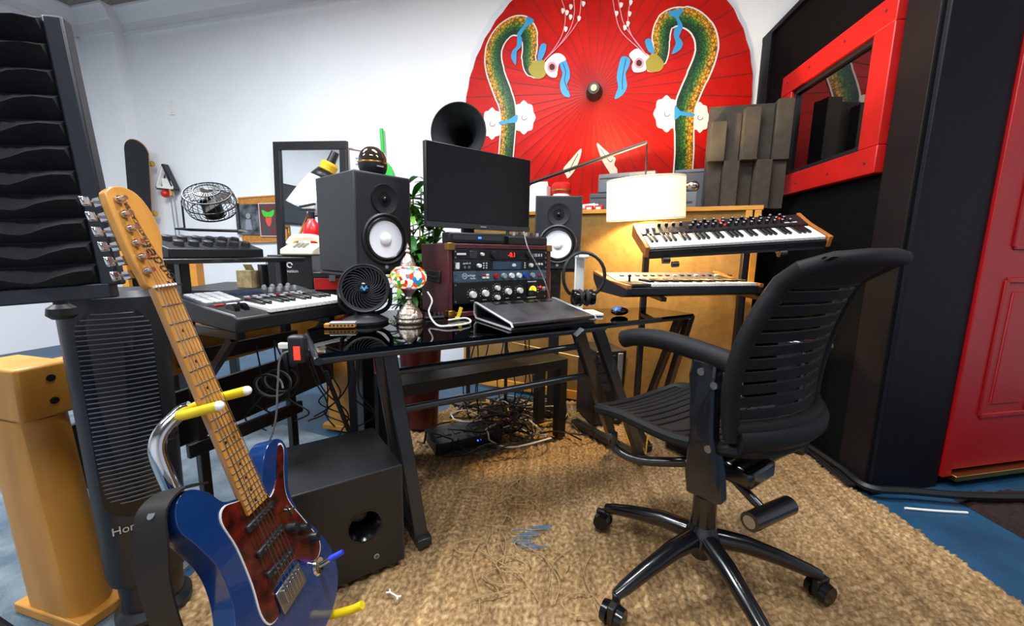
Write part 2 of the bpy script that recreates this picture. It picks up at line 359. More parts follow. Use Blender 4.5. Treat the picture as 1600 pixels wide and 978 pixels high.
for i in range(40):
    x = rnd.gauss(.04, .1); y = rnd.uniform(.95, 1.62); a = rnd.gauss(0, .35); l = rnd.uniform(.08, .28)
    cv = [Vector((x+math.sin(a)*l*t+.02*math.sin(t*5+i), y+math.cos(a)*l*t, .022+.012*math.sin(math.pi*t)*rnd.random())) for t in (0, .25, .5, .75, 1)]
    if i % 5 == 0: cv = [Vector((x+.05*math.cos(t)*(1+.1*t), y+.04*math.sin(t), .024+.003*t)) for t in (0, 1, 2, 3, 4, 5)]
    part('loose_strand', M_STR, rg, lambda b: b.tube(bez(cv, 4), .0017, 5))
for i in range(12):
    p = Z(rnd.uniform(800, 862), rnd.uniform(822, 858), .024); a = rnd.uniform(-.3, .3)
    part('blue_thread', M_STRB, rg, lambda b: b.tube([p+Vector((-.035, a*.02, 0)), p+Vector((0, 0, .004)), p+Vector((.035, -a*.02, 0))], .0022, 5))
M_MAT = mat('brown_mat', '#3a2018', 1, col2='#241410', vs=60, bump=1, bs=300)
def dm(b):
    rnd = random.Random(5); nu, nv = 70, 40
    b.grid(lambda u, v: (1.9+1.2*u, 1.18+.42*v+.25*(u)*.3, .002 if (u in (0, 1) or v in (0, 1)) else .014+.012*rnd.random()), nu, nv)
    b.add([(1.9, 1.18, .001), (3.1, 1.255, .001), (3.1, 1.675, .001), (1.9, 1.6, .001)], [(3, 2, 1, 0)])
tag(part('doormat', M_MAT, None, dm, sharp=180), 'dark brown shaggy doormat in front of the red door', 'doormat')
# ================================================================ DESK
def proj(p):
    v = RC.transposed() @ (Vector(p)-EYE); return CX+FPX*v.x/v.z, CY+FPX*v.y/v.z
def seg_at(a, b, y):                                       # point of segment a-b seen at image row y
    lo, hi = 0., 1.
    for _ in range(40):
        m = (lo+hi)/2
        if proj(a.lerp(b, m))[1] < y: lo = m
        else: hi = m
    return a.lerp(b, lo)
DZ = .75
DA = Z(497, 552, DZ); DAZ = -31
DM = fr((DA.x, DA.y, 0), DAZ); DI = DM.inverted()
SMOKE = glassmat('smoked_glass', '#3a4245', .02, 1.52)
desk = thing('glass_desk', 'smoked glass desk on black splayed steel frames, carrying the maroon rack', 'desk', DM)
gp = [(0, 0), (1.56, 0), (1.56, .24), (1.24, .32), (1.12, .68), (.2, .68), (0, .36)]
part('glass_top', SMOKE, desk, lambda b: b.prism(gp, DZ-.011, DZ-.001))
M_EDGE = mat('black_steel', '#1b2026', .35, coat=.3)
part('front_rail', M_EDGE, desk, lambda b: b.cyl((-.01, .012, DZ-.022), (1.02, .012, DZ-.022), .0115, n=12))
part('front_rail', M_EDGE, desk, lambda b: b.cyl((1.02, .012, DZ-.018), (1.57, .012, DZ-.018), .008, n=12))
part('rear_rail', M_EDGE, desk, lambda b: b.cyl((.2, .67, DZ-.022), (1.11, .67, DZ-.022), .011, n=12))
part('side_rail', M_EDGE, desk, lambda b: b.tube([(.0, .0, DZ-.022), (.0, .36, DZ-.022), (.2, .67, DZ-.022)], .011, 12))
def wleg(a, b, w=.045, d=.03):
    q = MB(); q.beam(a, b, w, d, (0.5, -.86, 0)); return q.build('leg', M_EDGE, desk, world=True, bevel=.003)
ZT = DZ-.02
L1 = (Z(588, 529, ZT), Z(636, 806, .042)); L2 = (Z(604, 527, ZT), Z(658, 841, .042))
R1 = (Z(903, 518, ZT), Z(960, 695, .042)); R2 = (Z(933, 512, ZT), Z(1000, 713, .042))
T3 = (Z(1062, 496, ZT), Z(1003, 650, .05)); T4 = (Z(1078, 494, ZT), Z(1030, 650, .05))
for a, b in (L1, L2, R1, R2, T3, T4): wleg(a, b, .035 if a is L1[0] else .045)
for a, b in ((Z(1008, 719, .043), Z(897, 658, .043)), (Z(664, 849, .043), Z(632, 790, .043))):
    q = MB(); q.beam(a, b, .05, .03); q.build('foot_bar', M_EDGE, desk, world=True, bevel=.003)
for ya, yb in ((582, 540), (641, 584)):
    q = MB(); q.cyl(seg_at(*L2, ya), seg_at(*R1, yb), .0125, n=12); q.build('cross_tube', M_EDGE, desk, world=True)
# low bench under the desk
BA, BB = Z(612, 765, .02), Z(883, 684, .02); v = BB-BA; baz = math.degrees(math.atan2(v.x, v.y))-90; bl_ = v.length
M_BEN = mat('black_bench', '#121212', .5, var=.2, vs=15)
bench = thing('bench', 'low black wooden bench standing under the glass desk', 'bench', fr((BA.x, BA.y, .026), baz))
part('bench_top', M_BEN, bench, lambda b: b.box((bl_/2, .12, .415), (bl_, .24, .05)), bevel=.002)
for x in (.025, bl_-.025):
    for y in (.025, .215): part('leg', M_BEN, bench, lambda b: b.box((x, y, .195), (.05, .05, .39)), bevel=.002)
# ================================================================ SUBWOOFER
SA, SB = Z(453, 778, .362), Z(627, 727, .362); v = SB-SA; saz = math.degrees(math.atan2(v.x, v.y))-90; sw = v.length
M_SUB = mat('black_vinyl', '#17181b', .48, var=.15, vs=30, bump=.08, bs=200)
sub = thing('subwoofer', 'black subwoofer cabinet with a round port on the jute rug', 'subwoofer', fr((SA.x, SA.y, .026), saz))
SH = .338
px, pz = sw*.62, .175
def subcab(b):                                             # box whose front has a round port hole
    x0, x1, z0_, z1_, dp = 0, sw, .014, SH, .31
    b.add([(x0, 0, z0_), (x1, 0, z0_), (x1, 0, z1_), (x0, 0, z1_), (x0, dp, z0_), (x1, dp, z0_), (x1, dp, z1_), (x0, dp, z1_)], [(0, 4, 5, 1), (1, 5, 6, 2), (2, 6, 7, 3), (3, 7, 4, 0), (5, 4, 7, 6)])
    an = sorted([2*math.pi*k/32-math.pi for k in range(32)]+[math.atan2(z-pz, x-px) for x in (x0, x1) for z in (z0_, z1_)]); n = len(an); ci = []; re = []
    for a in an:
        ca, sa = math.cos(a), math.sin(a); t = min([((x1-px)/ca if ca > 0 else (x0-px)/ca) if abs(ca) > 1e-9 else 9, ((z1_-pz)/sa if sa > 0 else (z0_-pz)/sa) if abs(sa) > 1e-9 else 9])
        ci.append((px+.05*ca, 0, pz+.05*sa)); re.append((px+t*ca, 0, pz+t*sa))
    b.add(ci+re, [(k, n+k, n+(k+1) % n, (k+1) % n) for k in range(n)])
part('cabinet', M_SUB, sub, subcab)
part('edge_highlight', mat('highlight_grey', '#2a2c31', .35), sub, lambda b: [b.cyl((0, .002, SH-.002), (sw, .002, SH-.002), .003, n=8), b.cyl((0, .002, .016), (0, .002, SH-.002), .003, n=8), b.cyl((sw, .002, .016), (sw, .002, SH-.002), .003, n=8)])  # lighter grey tubes along the front edges, a highlight put in as colour
part('port', mat('port_gloss', '#08090b', .2), sub, lambda b: b.lathe([(.052, -.0015), (.047, .0), (.04, .012), (.03, .034), (.026, .07), (.0005, .075)], 36, Matrix.Translation((px, 0, pz)) @ Matrix.Rotation(-math.pi/2, 4, 'X'), False))
part('badge', SILVER, sub, lambda b: b.cyl((px+.03, -.0015, .062), (px+.03, 0, .062), .008, n=16))
part('badge_mark', BLK, sub, lambda b: [b.tube([(px+.03+.005*math.cos(t), -.002, .062+.005*math.sin(t)) for t in [i*.6 for i in range(10)]], .0008, 4, True)]+[b.beam((px+.03-.004*math.cos(t), -.002, .062-.004*math.sin(t)), (px+.03+.004*math.cos(t), -.002, .062+.004*math.sin(t)), .0008, .0008) for t in (0, 1.05, 2.1)])
for x in (.04, sw-.04):
    for y in (.04, .27): part('foot', BLK, sub, lambda b: b.cyl((x, y, 0), (x, y, .016), .02, .018, n=14))
# ================================================================ STUDIO MONITORS
CONE = mat('white_cone', '#e6e8ee', .5); CONED = mat('white_dust_cap', '#f2f2f5', .4)
def speaker(label, M):
    t = thing('studio_monitor', label, 'speaker', M, 'black studio monitors with white cones')
    w_, h_, d_ = .25, .39, .33
    part('cabinet', mat('speaker_vinyl', '#26282c', .55, var=.1, vs=40, bump=.1, bs=250), t, lambda b: b.box((0, d_/2, h_/2), (w_, d_, h_)), bevel=.005)
    part('baffle', mat('speaker_baffle', '#191b1f', .5), t, lambda b: b.box((0, -.001, h_/2), (w_-.014, .004, h_-.014)), bevel=.001)
    FY = Matrix.Rotation(math.pi/2, 4, 'X')                # lathe axis -> -y
    A = Matrix.Translation((0, -.003, .292)) @ FY; B = Matrix.Translation((0, -.003, .135)) @ FY
    part('tweeter_horn', BLK, t, lambda b: b.lathe([(.06, 0), (.058, .006), (.05, .004), (.03, -.0), (.014, -.0), (.0005, .001)], 32, A, False))
    part('tweeter_dome', BLKG, t, lambda b: b.ball((0, -.004, .292), .012, n=16))
    part('woofer_ring', BLK, t, lambda b: b.lathe([(.104, 0), (.104, .005), (.098, .009), (.09, .006), (.088, .0)], 40, B, False))
    part('woofer_surround', mat('rubber', '#0c0c0d', .35), t, lambda b: b.lathe([(.09, .003), (.085, .009), (.078, .01), (.073, .004)], 40, B, False))
    wc = part('woofer_cone', CONE, t, lambda b: b.lathe([(.074, .0045), (.05, .0025), (.027, .001), (.0005, .001)], 40, B, False))
    part('dust_cap', CONED, wc, lambda b: b.lathe([(.027, .0015), (.024, .006), (.014, .0095), (.0005, .011)], 28, B, False))
    part('badge', SILVER, t, lambda b: b.cyl((0, -.005, .024), (0, -.003, .024), .008, n=14))
    return t
P1, P2 = D(548, 429, 1.567), D(640, 425, 1.80); P1 = D(559, 429, 1.567)
P1 = D(559, 429, 1.55); az1 = -49; mid = P1+Vector((.655, .755, 0))*.125
LZ = .925
hs1 = speaker('black studio monitor with a dark glass dome resting on top', fr((mid.x, mid.y, LZ), az1))
P3 = D(870, 425, 2.18); RZ = .925
hs2 = speaker('black studio monitor beside the headphones in front of the fabric panel', fr((P3.x, P3.y, RZ), 4))
def spstand(label, M, h):
    t = thing('speaker_stand', label, 'stand', M, 'speaker stands')
    part('plate', BLKM, t, lambda b: b.box((0, 0, h-.0075), (.24, .26, .012)), bevel=.002)
    part('column', BLKM, t, lambda b: b.box((0, 0, h/2), (.06, .06, h-.02)), bevel=.004)
    part('base', BLKM, t, lambda b: b.box((0, .07, .01), (.2, .2, .02)), bevel=.004)
c1 = TM[hs1.name] @ Vector((0, .21, 0)); c2 = TM[hs2.name] @ Vector((0, .15, 0))
spstand('black column stand under the studio monitor with the glass dome', fr((c1.x, c1.y, .027), az1), LZ-.027)
spstand('black column stand under the studio monitor beside the headphones', fr((c2.x, c2.y, .027), 4), RZ-.027)
# dark dome gadget on the left monitor
g0 = TM[hs1.name] @ Vector((.0, .075, .3915))
dome = thing('glass_dome', 'smoked glass dome on a black round base atop the studio monitor', 'ornament', fr(g0, az1))
part('base', BLK, dome, lambda b: b.lathe([(.034, 0), (.05, .012), (.056, .03), (.057, .046), (.053, .046)], 28))
part('dome', mat('smoked_dome', '#2b211b', .06, spec=.9, coat=1), dome, lambda b: b.lathe([(.056, .046), (.055, .066), (.047, .09), (.03, .106), (.012, .112), (.0005, .113)], 28))
part('band', GOLD, dome, lambda b: b.lathe([(.0572, .044), (.058, .047), (.0572, .05)], 28, None, False))
bar(.03, .005, SILVER, dome, FACE(.0, -.0562, .03))
card = thing('card_holder', 'clear acrylic holder with a printed white card behind the glass dome', 'card', fr(TM[hs1.name] @ Vector((.02, .2, .3915)), az1+10))
part('card', WHITE, card, lambda b: b.box((0, 0, .06), (.105, .002, .12)))
part('stand_foot', SILVER, card, lambda b: b.box((0, .015, .003), (.105, .05, .006)))
part('border', mat('card_border', '#7a4a3a', .6), card, lambda b: [b.box((0, -.002, z), (.105, .001, .003)) for z in (.002, .118)]+[b.box((x, -.002, .06), (.003, .001, .12)) for x in (-.051, .051)])
part('print_line', mat('grey_ink', '#8890a0', .7), card, lambda b: [b.box((0, -.0015, .085-.012*i), (.05-.01*(i % 2), .001, .004)) for i in range(3)])
# ================================================================ RACK CASE
RA = Z(701, 497, DZ); RB = D(857, 440, 1.88); v = RB-RA; raz = math.degrees(math.atan2(v.x, v.y))-90
rack = thing('rack_case', 'maroon vinyl rack case with brass corners on the glass desk', 'rack case', fr((RA.x, RA.y, DZ), raz))
RW, RH, RD = .53, .297, .27
M_MAR = mat('maroon_vinyl', '#4a1a20', .42, var=.15, vs=20, bump=.15, bs=250)
part('case_side', M_MAR, rack, lambda b: b.box((.01, RD/2, RH/2), (.02, RD, RH)), bevel=.004)
part('case_side', M_MAR, rack, lambda b: b.box((RW-.01, RD/2, RH/2), (.02, RD, RH)), bevel=.004)
part('case_top', M_MAR, rack, lambda b: b.box((RW/2, RD/2, RH-.01), (RW-.04, RD, .02)), bevel=.003)
part('case_bottom', M_MAR, rack, lambda b: b.box((RW/2, RD/2, .01), (RW-.04, RD, .02)), bevel=.003)
part('case_back', BLK, rack, lambda b: b.box((RW/2, RD-.006, RH/2), (RW-.04, .012, RH-.04)))
cor = part('corner_cap', GOLD, rack, lambda b: [b.box((0, .012, 0), (.03, .034, .005)), b.box((-.0135, .012, -.012), (.005, .034, .028)), b.box((0, -.003, -.012), (.03, .004, .028))], bevel=.002)
for i, (x, z, s, k) in enumerate(((.0135, RH, 1, 1), (RW-.0135, RH, -1, 1), (.0135, .003, 1, -1), (RW-.0135, .003, -1, -1))):
    o = cor if i == 0 else copy(cor, rack)
    o.matrix_local = Matrix.Translation((x, 0, z)) @ Matrix.Diagonal((s, 1, k, 1))
hd = part('side_handle', BLK, rack, lambda b: [b.box((-.004, .13, .16), (.008, .13, .05))], bevel=.003)
part('grip', BLKG, hd, lambda b: b.tube([(-.006, .09, .16), (-.026, .1, .16), (-.026, .16, .16), (-.006, .17, .16)], .007, 8))
# rack units: each a thing inside the case
KN = {}
def knob(p, x, z, r, m, y=-.006, ln=.014, ind=True):
    o = part('knob', m, p, lambda b: b.cyl((x, y, z), (x, y-ln, z), r, r*.88, n=14))
    return o
def unit(name, label, z, u, m):
    h = .0445*u-.001
    M = TM[rack.name] @ Matrix.Translation((.0235, .006, z))
    t = thing(name, label, 'audio gear', M, 'rack units in the maroon case')
    part('chassis', BLK, t, lambda b: b.box((.2415, .1, h/2), (.43, .19, h-.004)))
    part('faceplate', m, t, lambda b: b.box((.2415, -.002, h/2), (.483, .006, h)), bevel=.001)
    sc_ = part('rack_screw', STEEL, t, lambda b: b.cyl((0, -.005, 0), (0, -.008, 0), .004, n=8))
    for i, (x, zz) in enumerate(((.008, .01), (.008, h-.01), (.475, .01), (.475, h-.01))):
        o = sc_ if i == 0 else copy(sc_, t)
        o.location = (x, 0, zz)
    return t, h
M_FP = mat('unit_black', '#0e0f11', .4); M_FB = mat('unit_blue_grey', '#39505f', .45)
WK = mat('white_knob', '#dcdcd8', .35); RK = mat('red_knob', '#a3161a', .35); BK = mat('blue_knob', '#1d3fa0', .35); GK = mat('grey_knob', '#8a97a0', .35)
LEDR = mat('led_red', '#ff2015', .4, emit='#ff1c10', es=4); LEDB = mat('led_blue', '#3060ff', .4, emit='#2050ff', es=4); LEDW = mat('white_print', '#d8dadc', .5); LEDG = mat('green_print', '#37b34a', .5)
zz = .232
t, h = unit('rack_unit', 'black rack unit with a red number display, topmost in the maroon case', zz, 1, M_FP)
bar(.042, .008, LEDW, t, FACE(.036, -.0056, h*.55))
knob(t, .19, h*.5, .016, BLK); knob(t, .375, h*.5, .016, BLK); knob(t, .13, h*.55, .007, WK)
part('display_window', BLKG, t, lambda b: b.box((.28, -.0055, h/2), (.13, .002, h*.7)))
text('-0.1', .026, LEDR, t, FACE(.282, -.0072, h*.5))
part('socket', DKGREY, t, lambda b: b.box((.09, -.006, h/2), (.035, .003, .03)), bevel=.003)
part('button', GK, t, lambda b: b.box((.415, -.007, h*.5), (.016, .005, .014)))
for x in (.398, .435, .45): part('print_mark', LEDW, t, lambda b: b.box((x, -.0055, h*.5), (.006, .001, .012)))
zz -= .0447
t, h = unit('rack_unit', 'black rack unit with a wide blue screen and white knobs in the maroon case', zz, 1, M_FP)
part('logo_plate', LEDW, t, lambda b: b.box((.018, -.0055, h/2), (.018, .001, .026)))
part('display', mat('screen_blue', '#1b2a3c', .15, emit='#2c4663', es=.25), t, lambda b: b.box((.26, -.0055, h/2), (.15, .002, h*.75)))
part('screen_logo', LEDW, t, lambda b: b.prism([(-.012, 0), (-.006, .008), (.006, .008), (.012, 0), (.006, -.005), (-.006, -.005)], 0, .0006, FACE(.295, -.0066, h*.5)))
text('apollo 8', .011, LEDW, t, FACE(.06, -.0056, h*.72))
for x in (.05, .07): part('jack', STEEL, t, lambda b: b.cyl((x, -.005, h*.36), (x, -.008, h*.36), .006, n=12))
knob(t, .115, h*.5, .009, WK); knob(t, .385, h*.5, .0095, WK)
for x in (.14, .154, .355):
    for k in range(3): part('led', LEDW, t, lambda b: b.box((x, -.0058, h*(.28+.22*k)), (.006, .002, .005)))
for k in range(3): part('button', WK, t, lambda b: b.cyl((.42+.016*k, -.005, h*.6), (.42+.016*k, -.009, h*.6), .005, n=10))
zz -= .0447
t, h = unit('rack_unit', 'blue grey rack unit with red, white and blue knobs in the maroon case', zz, 1, M_FB)
part('logo_ring', LEDW, t, lambda b: b.tube([(.05+.011*math.cos(a), -.0056, h*.55+.011*math.sin(a)) for a in [i*.35 for i in range(18)]], .001, 4, True))
text('H', .015, LEDW, t, FACE(.05, -.0056, h*.55)); text('eritage', .013, LEDW, t, FACE(.082, -.0056, h*.6), shear=.2); text('Audio', .011, LEDW, t, FACE(.088, -.0056, h*.32), shear=.2)
part('toggle', STEEL, t, lambda b: b.cyl((.12, -.005, h*.5), (.124, -.018, h*.55), .0025, n=8))
for x, z, m in ((.14, .62, RK), (.158, .62, WK), (.14, .36, WK), (.158, .36, WK)): part('push_button', m, t, lambda b: b.box((x, -.007, h*z), (.014, .006, .008)), bevel=.001)
for x, m in ((.2, RK), (.24, GK), (.28, WK), (.32, WK), (.355, BK), (.395, GK)): knob(t, x, h*.5, .012, m)
part('power_button', RK, t, lambda b: b.box((.44, -.007, h*.45), (.018, .005, .009)), bevel=.001)
zz -= .0892
t, h = unit('compressor_unit', 'tall black rack compressor with a yellow meter at the case bottom', zz, 2, M_FP)
for x, z, r in ((.085, .42, .0145), (.145, .45, .0145), (.205, .68, .011), (.205, .22, .011), (.262, .48, .0145), (.325, .5, .0135)):
    knob(t, x, h*z, r, WK, ln=.018)
    part('dial_ticks', LEDW, t, lambda b: [b.box((x+(r+.008)*math.cos(a), -.0055, h*z+(r+.008)*math.sin(a)), (.0022, .001, .0022)) for a in [i*.52-.5 for i in range(9)]])
mt = part('meter', BLKG, t, lambda b: b.box((.398, -.008, h*.52), (.056, .008, .056)), bevel=.002)
part('meter_face', mat('meter_yellow', '#d8d040', .4, emit='#d6cf35', es=.6), mt, lambda b: b.prism([(.021*math.cos(a), .021*math.sin(a)-.004) for a in [i*math.pi/10-.3 for i in range(12)]]+[(0, -.004)], 0, .001, FACE(.398, -.0122, h*.52)))
part('needle', BLK, mt, lambda b: b.beam((.398, -.0136, h*.48), (.39, -.0136, h*.64), .0012, .0006))
part('indicator', LEDR, t, lambda b: b.ball((.447, -.007, h*.62), .005, n=10))
part('toggle', STEEL, t, lambda b: b.cyl((.447, -.005, h*.4), (.449, -.018, h*.44), .003, n=8))
part('jewel_lamp', STEEL, t, lambda b: b.lathe([(.013, 0), (.011, .006), (.006, .009), (.0005, .01)], 16, FACE(.47, -.005, h*.5)))
for z in (.62, .5, .36): part('print_line', LEDW, t, lambda b: b.box((.432, -.0055, h*z), (.012, .001, .002)))
bar(.05, .004, LEDW, t, FACE(.398, -.0056, h*.92)); bar(.05, .004, LEDW, t, FACE(.398, -.0056, h*.1))
for x in (.085, .145, .262, .325): bar(.018, .003, LEDW, t, FACE(x, -.0056, h*.13))
# two black boxes on the rack, the display above
RT = DZ+RH
def onrack(x, y): return TM[rack.name] @ Vector((x, y, RH+.002))
dk = thing('audio_interface', 'low black interface with a small blue light on the rack case', 'audio interface', fr(onrack(.02, .03), raz))
part('case', BLK, dk, lambda b: b.box((.135, .035, .022), (.27, .07, .044)), bevel=.006)
part('front_strip', DKGREY, dk, lambda b: b.box((.135, -.001, .024), (.24, .004, .02)))
part('light', LEDB, dk, lambda b: b.box((.14, -.003, .024), (.016, .003, .008)), bevel=.002)
mx_ = thing('monitor_controller', 'black desktop controller with a row of small knobs on the rack case', 'controller', fr(onrack(.31, .03), raz))
part('case', BLK, mx_, lambda b: b.prism([(0, 0), (.075, 0), (.075, .05), (0, .035)], 0, .22, Matrix(((0,0,1,0),(1,0,0,0),(0,1,0,0),(0,0,0,1)))), bevel=.004)
for i in range(6): part('knob', SILVER if i % 2 else DKGREY, mx_, lambda b: b.cyl((.02+.034*i, .04, .042), (.02+.034*i, .04, .057), .008, .007, n=12))
A1, A2 = D(667, 355, 1.60), D(827, 363, 1.93)
v = A2-A1; maz = math.degrees(math.atan2(v.x, v.y))-90; mw = Vector((v.x, v.y, 0)).length
A0 = (A1+A2)/2
mzb = A1.z
disp = thing('computer_monitor', 'slim black computer display standing on the maroon rack', 'monitor', fr((A0.x, A0.y, RT+.003), maz))
k0 = mzb-RT
part('panel', BLK, disp, lambda b: b.box((0, .014, k0+.163), (mw, .026, .326)), bevel=.003)
part('screen', mat('screen_off', '#0a0b0d', .22, spec=.4), disp, lambda b: b.box((0, -.0005, k0+.173), (mw-.012, .003, .298)))
part('chin', DKGREY, disp, lambda b: b.box((0, -.001, k0+.011), (mw-.002, .004, .02)))
bar(.03, .004, SILVER, disp, FACE(0, -.0036, k0+.011), 'logo')
part('neck', BLK, disp, lambda b: [b.box((0, .125, .1), (.06, .025, .2)), b.box((0, .07, .185), (.06, .11, .03))], bevel=.004)
part('base', BLK, disp, lambda b: b.box((0, .125, .005), (.2, .08, .01)), bevel=.003)
# ================================================================ THINGS ON THE DESK
WA, WB = Z(800, 517, DZ), Z(928, 503, DZ); v = WB-WA; waz = math.degrees(math.atan2(v.x, v.y))-90; wl = v.length
wedge = thing('laptop_stand', 'black wedge laptop stand with silver edges on the desk', 'laptop stand', fr((WA.x, WA.y, DZ), waz))
WZ = [(0, .004), (0, .024), (.255, .1), (.275, .09), (.275, .055), (.03, .006)]
YZ = Matrix(((0,0,1,0),(1,0,0,0),(0,1,0,0),(0,0,0,1)))      # prism outline (y,z), extruded along x
part('top_plate', mat('scuffed_black', '#232326', .42, col2='#39383a', vs=12), wedge, lambda b: b.prism([(-.005, .014), (-.005, .028), (.265, .066), (.272, .054)], 0, wl, YZ), bevel=.004)
part('bottom_plate', BLK, wedge, lambda b: b.prism([(0, .0), (0, .008), (.27, .008), (.27, 0)], 0, wl, YZ))
part('back_plate', BLK, wedge, lambda b: b.box((wl/2, .268, .032), (wl, .01, .05)))
for x in (-.003, wl+.003):
    part('side_trim', SILVER, wedge, lambda b: b.tube([(x, .0, .005), (x, -.008, .014), (x, 0, .025), (x, .255, .066), (x, .272, .066), (x, .277, .056), (x, .277, .02), (x, .26, .005)], .0045, 6, True))
for i in range(4): part('vent', BLKG, wedge, lambda b: b.box((.09+.075*i, .235, .0625), (.06, .03, .004), None, Matrix.Rotation(math.radians(8), 3, 'X')))
# mosaic lamp
lp = Z(640, 503, DZ)
ml = thing('mosaic_lamp', 'lit mosaic glass table lamp with a chased metal base on the desk', 'lamp', fr((lp.x, lp.y, DZ)))
M_CH = mat('chased_metal', '#b3a79c', .3, metal=1, bump=.6, bs=90)
part('base', M_CH, ml, lambda b: b.lathe([(.048, 0), (.05, .006), (.047, .014), (.05, .02), (.046, .032), (.036, .05), (.022, .064), (.012, .074)], 28))
part('stem', M_CH, ml, lambda b: b.lathe([(.012, .072), (.009, .082), (.013, .09), (.009, .098), (.02, .112), (.028, .122), (.034, .128)], 24))
M_MOS = mat('mosaic_glass', '#ffffff', .25)
nt = M_MOS.node_tree; N = nt.nodes; L = nt.links; bb = N['Principled BSDF']
tc = N.new('ShaderNodeTexCoord'); vo = N.new('ShaderNodeTexVoronoi'); vo.inputs['Scale'].default_value = 75; L.new(tc.outputs['Object'], vo.inputs['Vector'])
cr = N.new('ShaderNodeValToRGB'); cr.color_ramp.interpolation = 'CONSTANT'
for p, h in ((.0, '#e8e4d8'), (.22, '#d01408'), (.42, '#e89010'), (.54, '#f0e8d0'), (.62, '#2c9424'), (.74, '#e0420e'), (.88, '#1f7fc0')):
    e = cr.color_ramp.elements.new(p) if p else cr.color_ramp.elements[0]; e.color = lin(h)
sx = N.new('ShaderNodeSeparateColor'); L.new(vo.outputs['Color'], sx.inputs[0]); L.new(sx.outputs[0], cr.inputs[0])
L.new(cr.outputs[0], bb.inputs['Base Color']); L.new(cr.outputs[0], bb.inputs['Emission Color']); bb.inputs['Emission Strength'].default_value = .55
part('globe', M_MOS, ml, lambda b: b.lathe([(.034, .126), (.05, .134), (.064, .152), (.067, .17), (.062, .19), (.045, .205), (.028, .21)], 36))
part('cap', M_CH, ml, lambda b: b.lathe([(.03, .209), (.028, .216), (.024, .228), (.016, .242), (.009, .25), (.006, .256), (.011, .264), (.006, .272), (.0075, .278), (.003, .288), (.0005, .295)], 24))
# air circulator fan
fp = Z(572, 503, DZ)
fan = thing('table_fan', 'round black air circulator fan beside the mosaic lamp', 'fan', fr((fp.x, fp.y, DZ), -18, 0))
FA = Matrix.Translation((0, 0, .125)) @ Matrix.Rotation(math.radians(-8), 4, 'X') @ Matrix.Rotation(math.pi/2, 4, 'X')
part('base', BLK, fan, lambda b: b.lathe([(.08, 0), (.082, .01), (.06, .022), (.04, .03), (.03, .045)], 28))
part('bracket', BLK, fan, lambda b: b.tube(bez([(-.09, .02, .125), (-.085, .02, .06), (-.04, .02, .03), (.04, .02, .03), (.085, .02, .06), (.09, .02, .125)], 5), .008, 8))
part('housing', BLK, fan, lambda b: b.lathe([(.045, -.09), (.075, -.075), (.088, -.02), (.09, .02), (.086, .032), (.08, .03), (.078, .018), (.078, -.06)], 36, FA))
gr = part('swirl_grille', DKGREY, fan, lambda b: b.tube([(.078*math.cos(a), .078*math.sin(a), .026) for a in [i*2*math.pi/40 for i in range(40)]], .003, 6, True, FA))
sl = part('grille_vane', DKGREY, gr, lambda b: b.tube([((.02+.057*t)*math.cos(t*1.1), (.02+.057*t)*math.sin(t*1.1), .03-.004*t) for t in [i/6 for i in range(7)]], .0014, 5))
for i in range(26):
    o = sl if i == 0 else copy(sl, gr)
    o.matrix_local = FA @ Matrix.Rotation(i*2*math.pi/26, 4, 'Z') @ (Matrix() if i else Matrix())
part('hub', BLKG, fan, lambda b: b.lathe([(.02, .027), (.02, .034), (.012, .037), (.0005, .0375)], 20, FA))
part('blades', BLKG, fan, lambda b: [b.beam((0, 0, 0), (.07*math.cos(a), .07*math.sin(a), .0), .04, .004, (math.sin(a)*.5, -math.cos(a)*.5, .8), FA) for a in (0, 2.09, 4.19)])
part('emblem', mat('emblem_blue', '#4a9ed0', .4), fan, lambda b: [b.prism([(-.011, .009), (-.006, .009), (0, -.003), (.006, .009), (.011, .009), (.002, -.009), (-.002, -.009)], .0375, .0385, FA), b.prism([(-.013, -.001), (.013, -.001), (.013, .002), (-.013, .002)], .0376, .0387, FA)])
# headphones and their stand
hp = Z(905, 491, DZ)
hst = thing('headphone_stand', 'white headphone stand at the right end of the glass desk', 'stand', fr((hp.x, hp.y, DZ), -10))
part('base', WHITE, hst, lambda b: b.box((0.02, .0, .006), (.14, .12, .012)), bevel=.004)
part('upright', WHITE, hst, lambda b: b.box((0, .02, .13), (.042, .016, .24)), bevel=.004)
part('rest', WHITE, hst, lambda b: b.box((0, .0, .252), (.046, .07, .016)), bevel=.006)
hph = thing('headphones', 'black over ear headphones hanging on the white stand', 'headphones', fr((hp.x, hp.y, DZ), -10))
part('headband', BLK, hph, lambda b: b.tube([(.092*math.sin(a), -.012-.03*abs(math.sin(a)), .172+.098*math.cos(a)) for a in [(-2.5+i*5/24) for i in range(25)]], .0075, 8))
for s in (-1, 1):
    part('ear_cup', BLKG, hph, lambda b: b.lathe([(.01, -.03), (.03, -.024), (.037, 0), (.035, .012), (.02, .016)], 20, Matrix.Translation((s*.034, -.04, .078)) @ Matrix.Rotation(s*math.pi/2, 4, 'Y')))
    part('ear_pad', mat('ear_pad', '#1c1a1e', .8), hph, lambda b: b.tube([(s*.016, -.04+.026*math.cos(a), .078+.028*math.sin(a)) for a in [i*2*math.pi/16 for i in range(16)]], .01, 6, True))
ms = Z(968, 493, DZ)
mo = thing('computer_mouse', 'blue and dark computer mouse beside the white headphone stand', 'mouse', fr((ms.x, ms.y, DZ+.001), 60))
part('shell', BLKG, mo, lambda b: b.ball((0, 0, .018), .018, None, 16, (1.5, 2.6, 1)))
part('top_shell', mat('mouse_blue', '#2f62c0', .3), mo, lambda b: b.ball((0, -.015, .024), .016, None, 14, (1.2, 1.6, 1)))

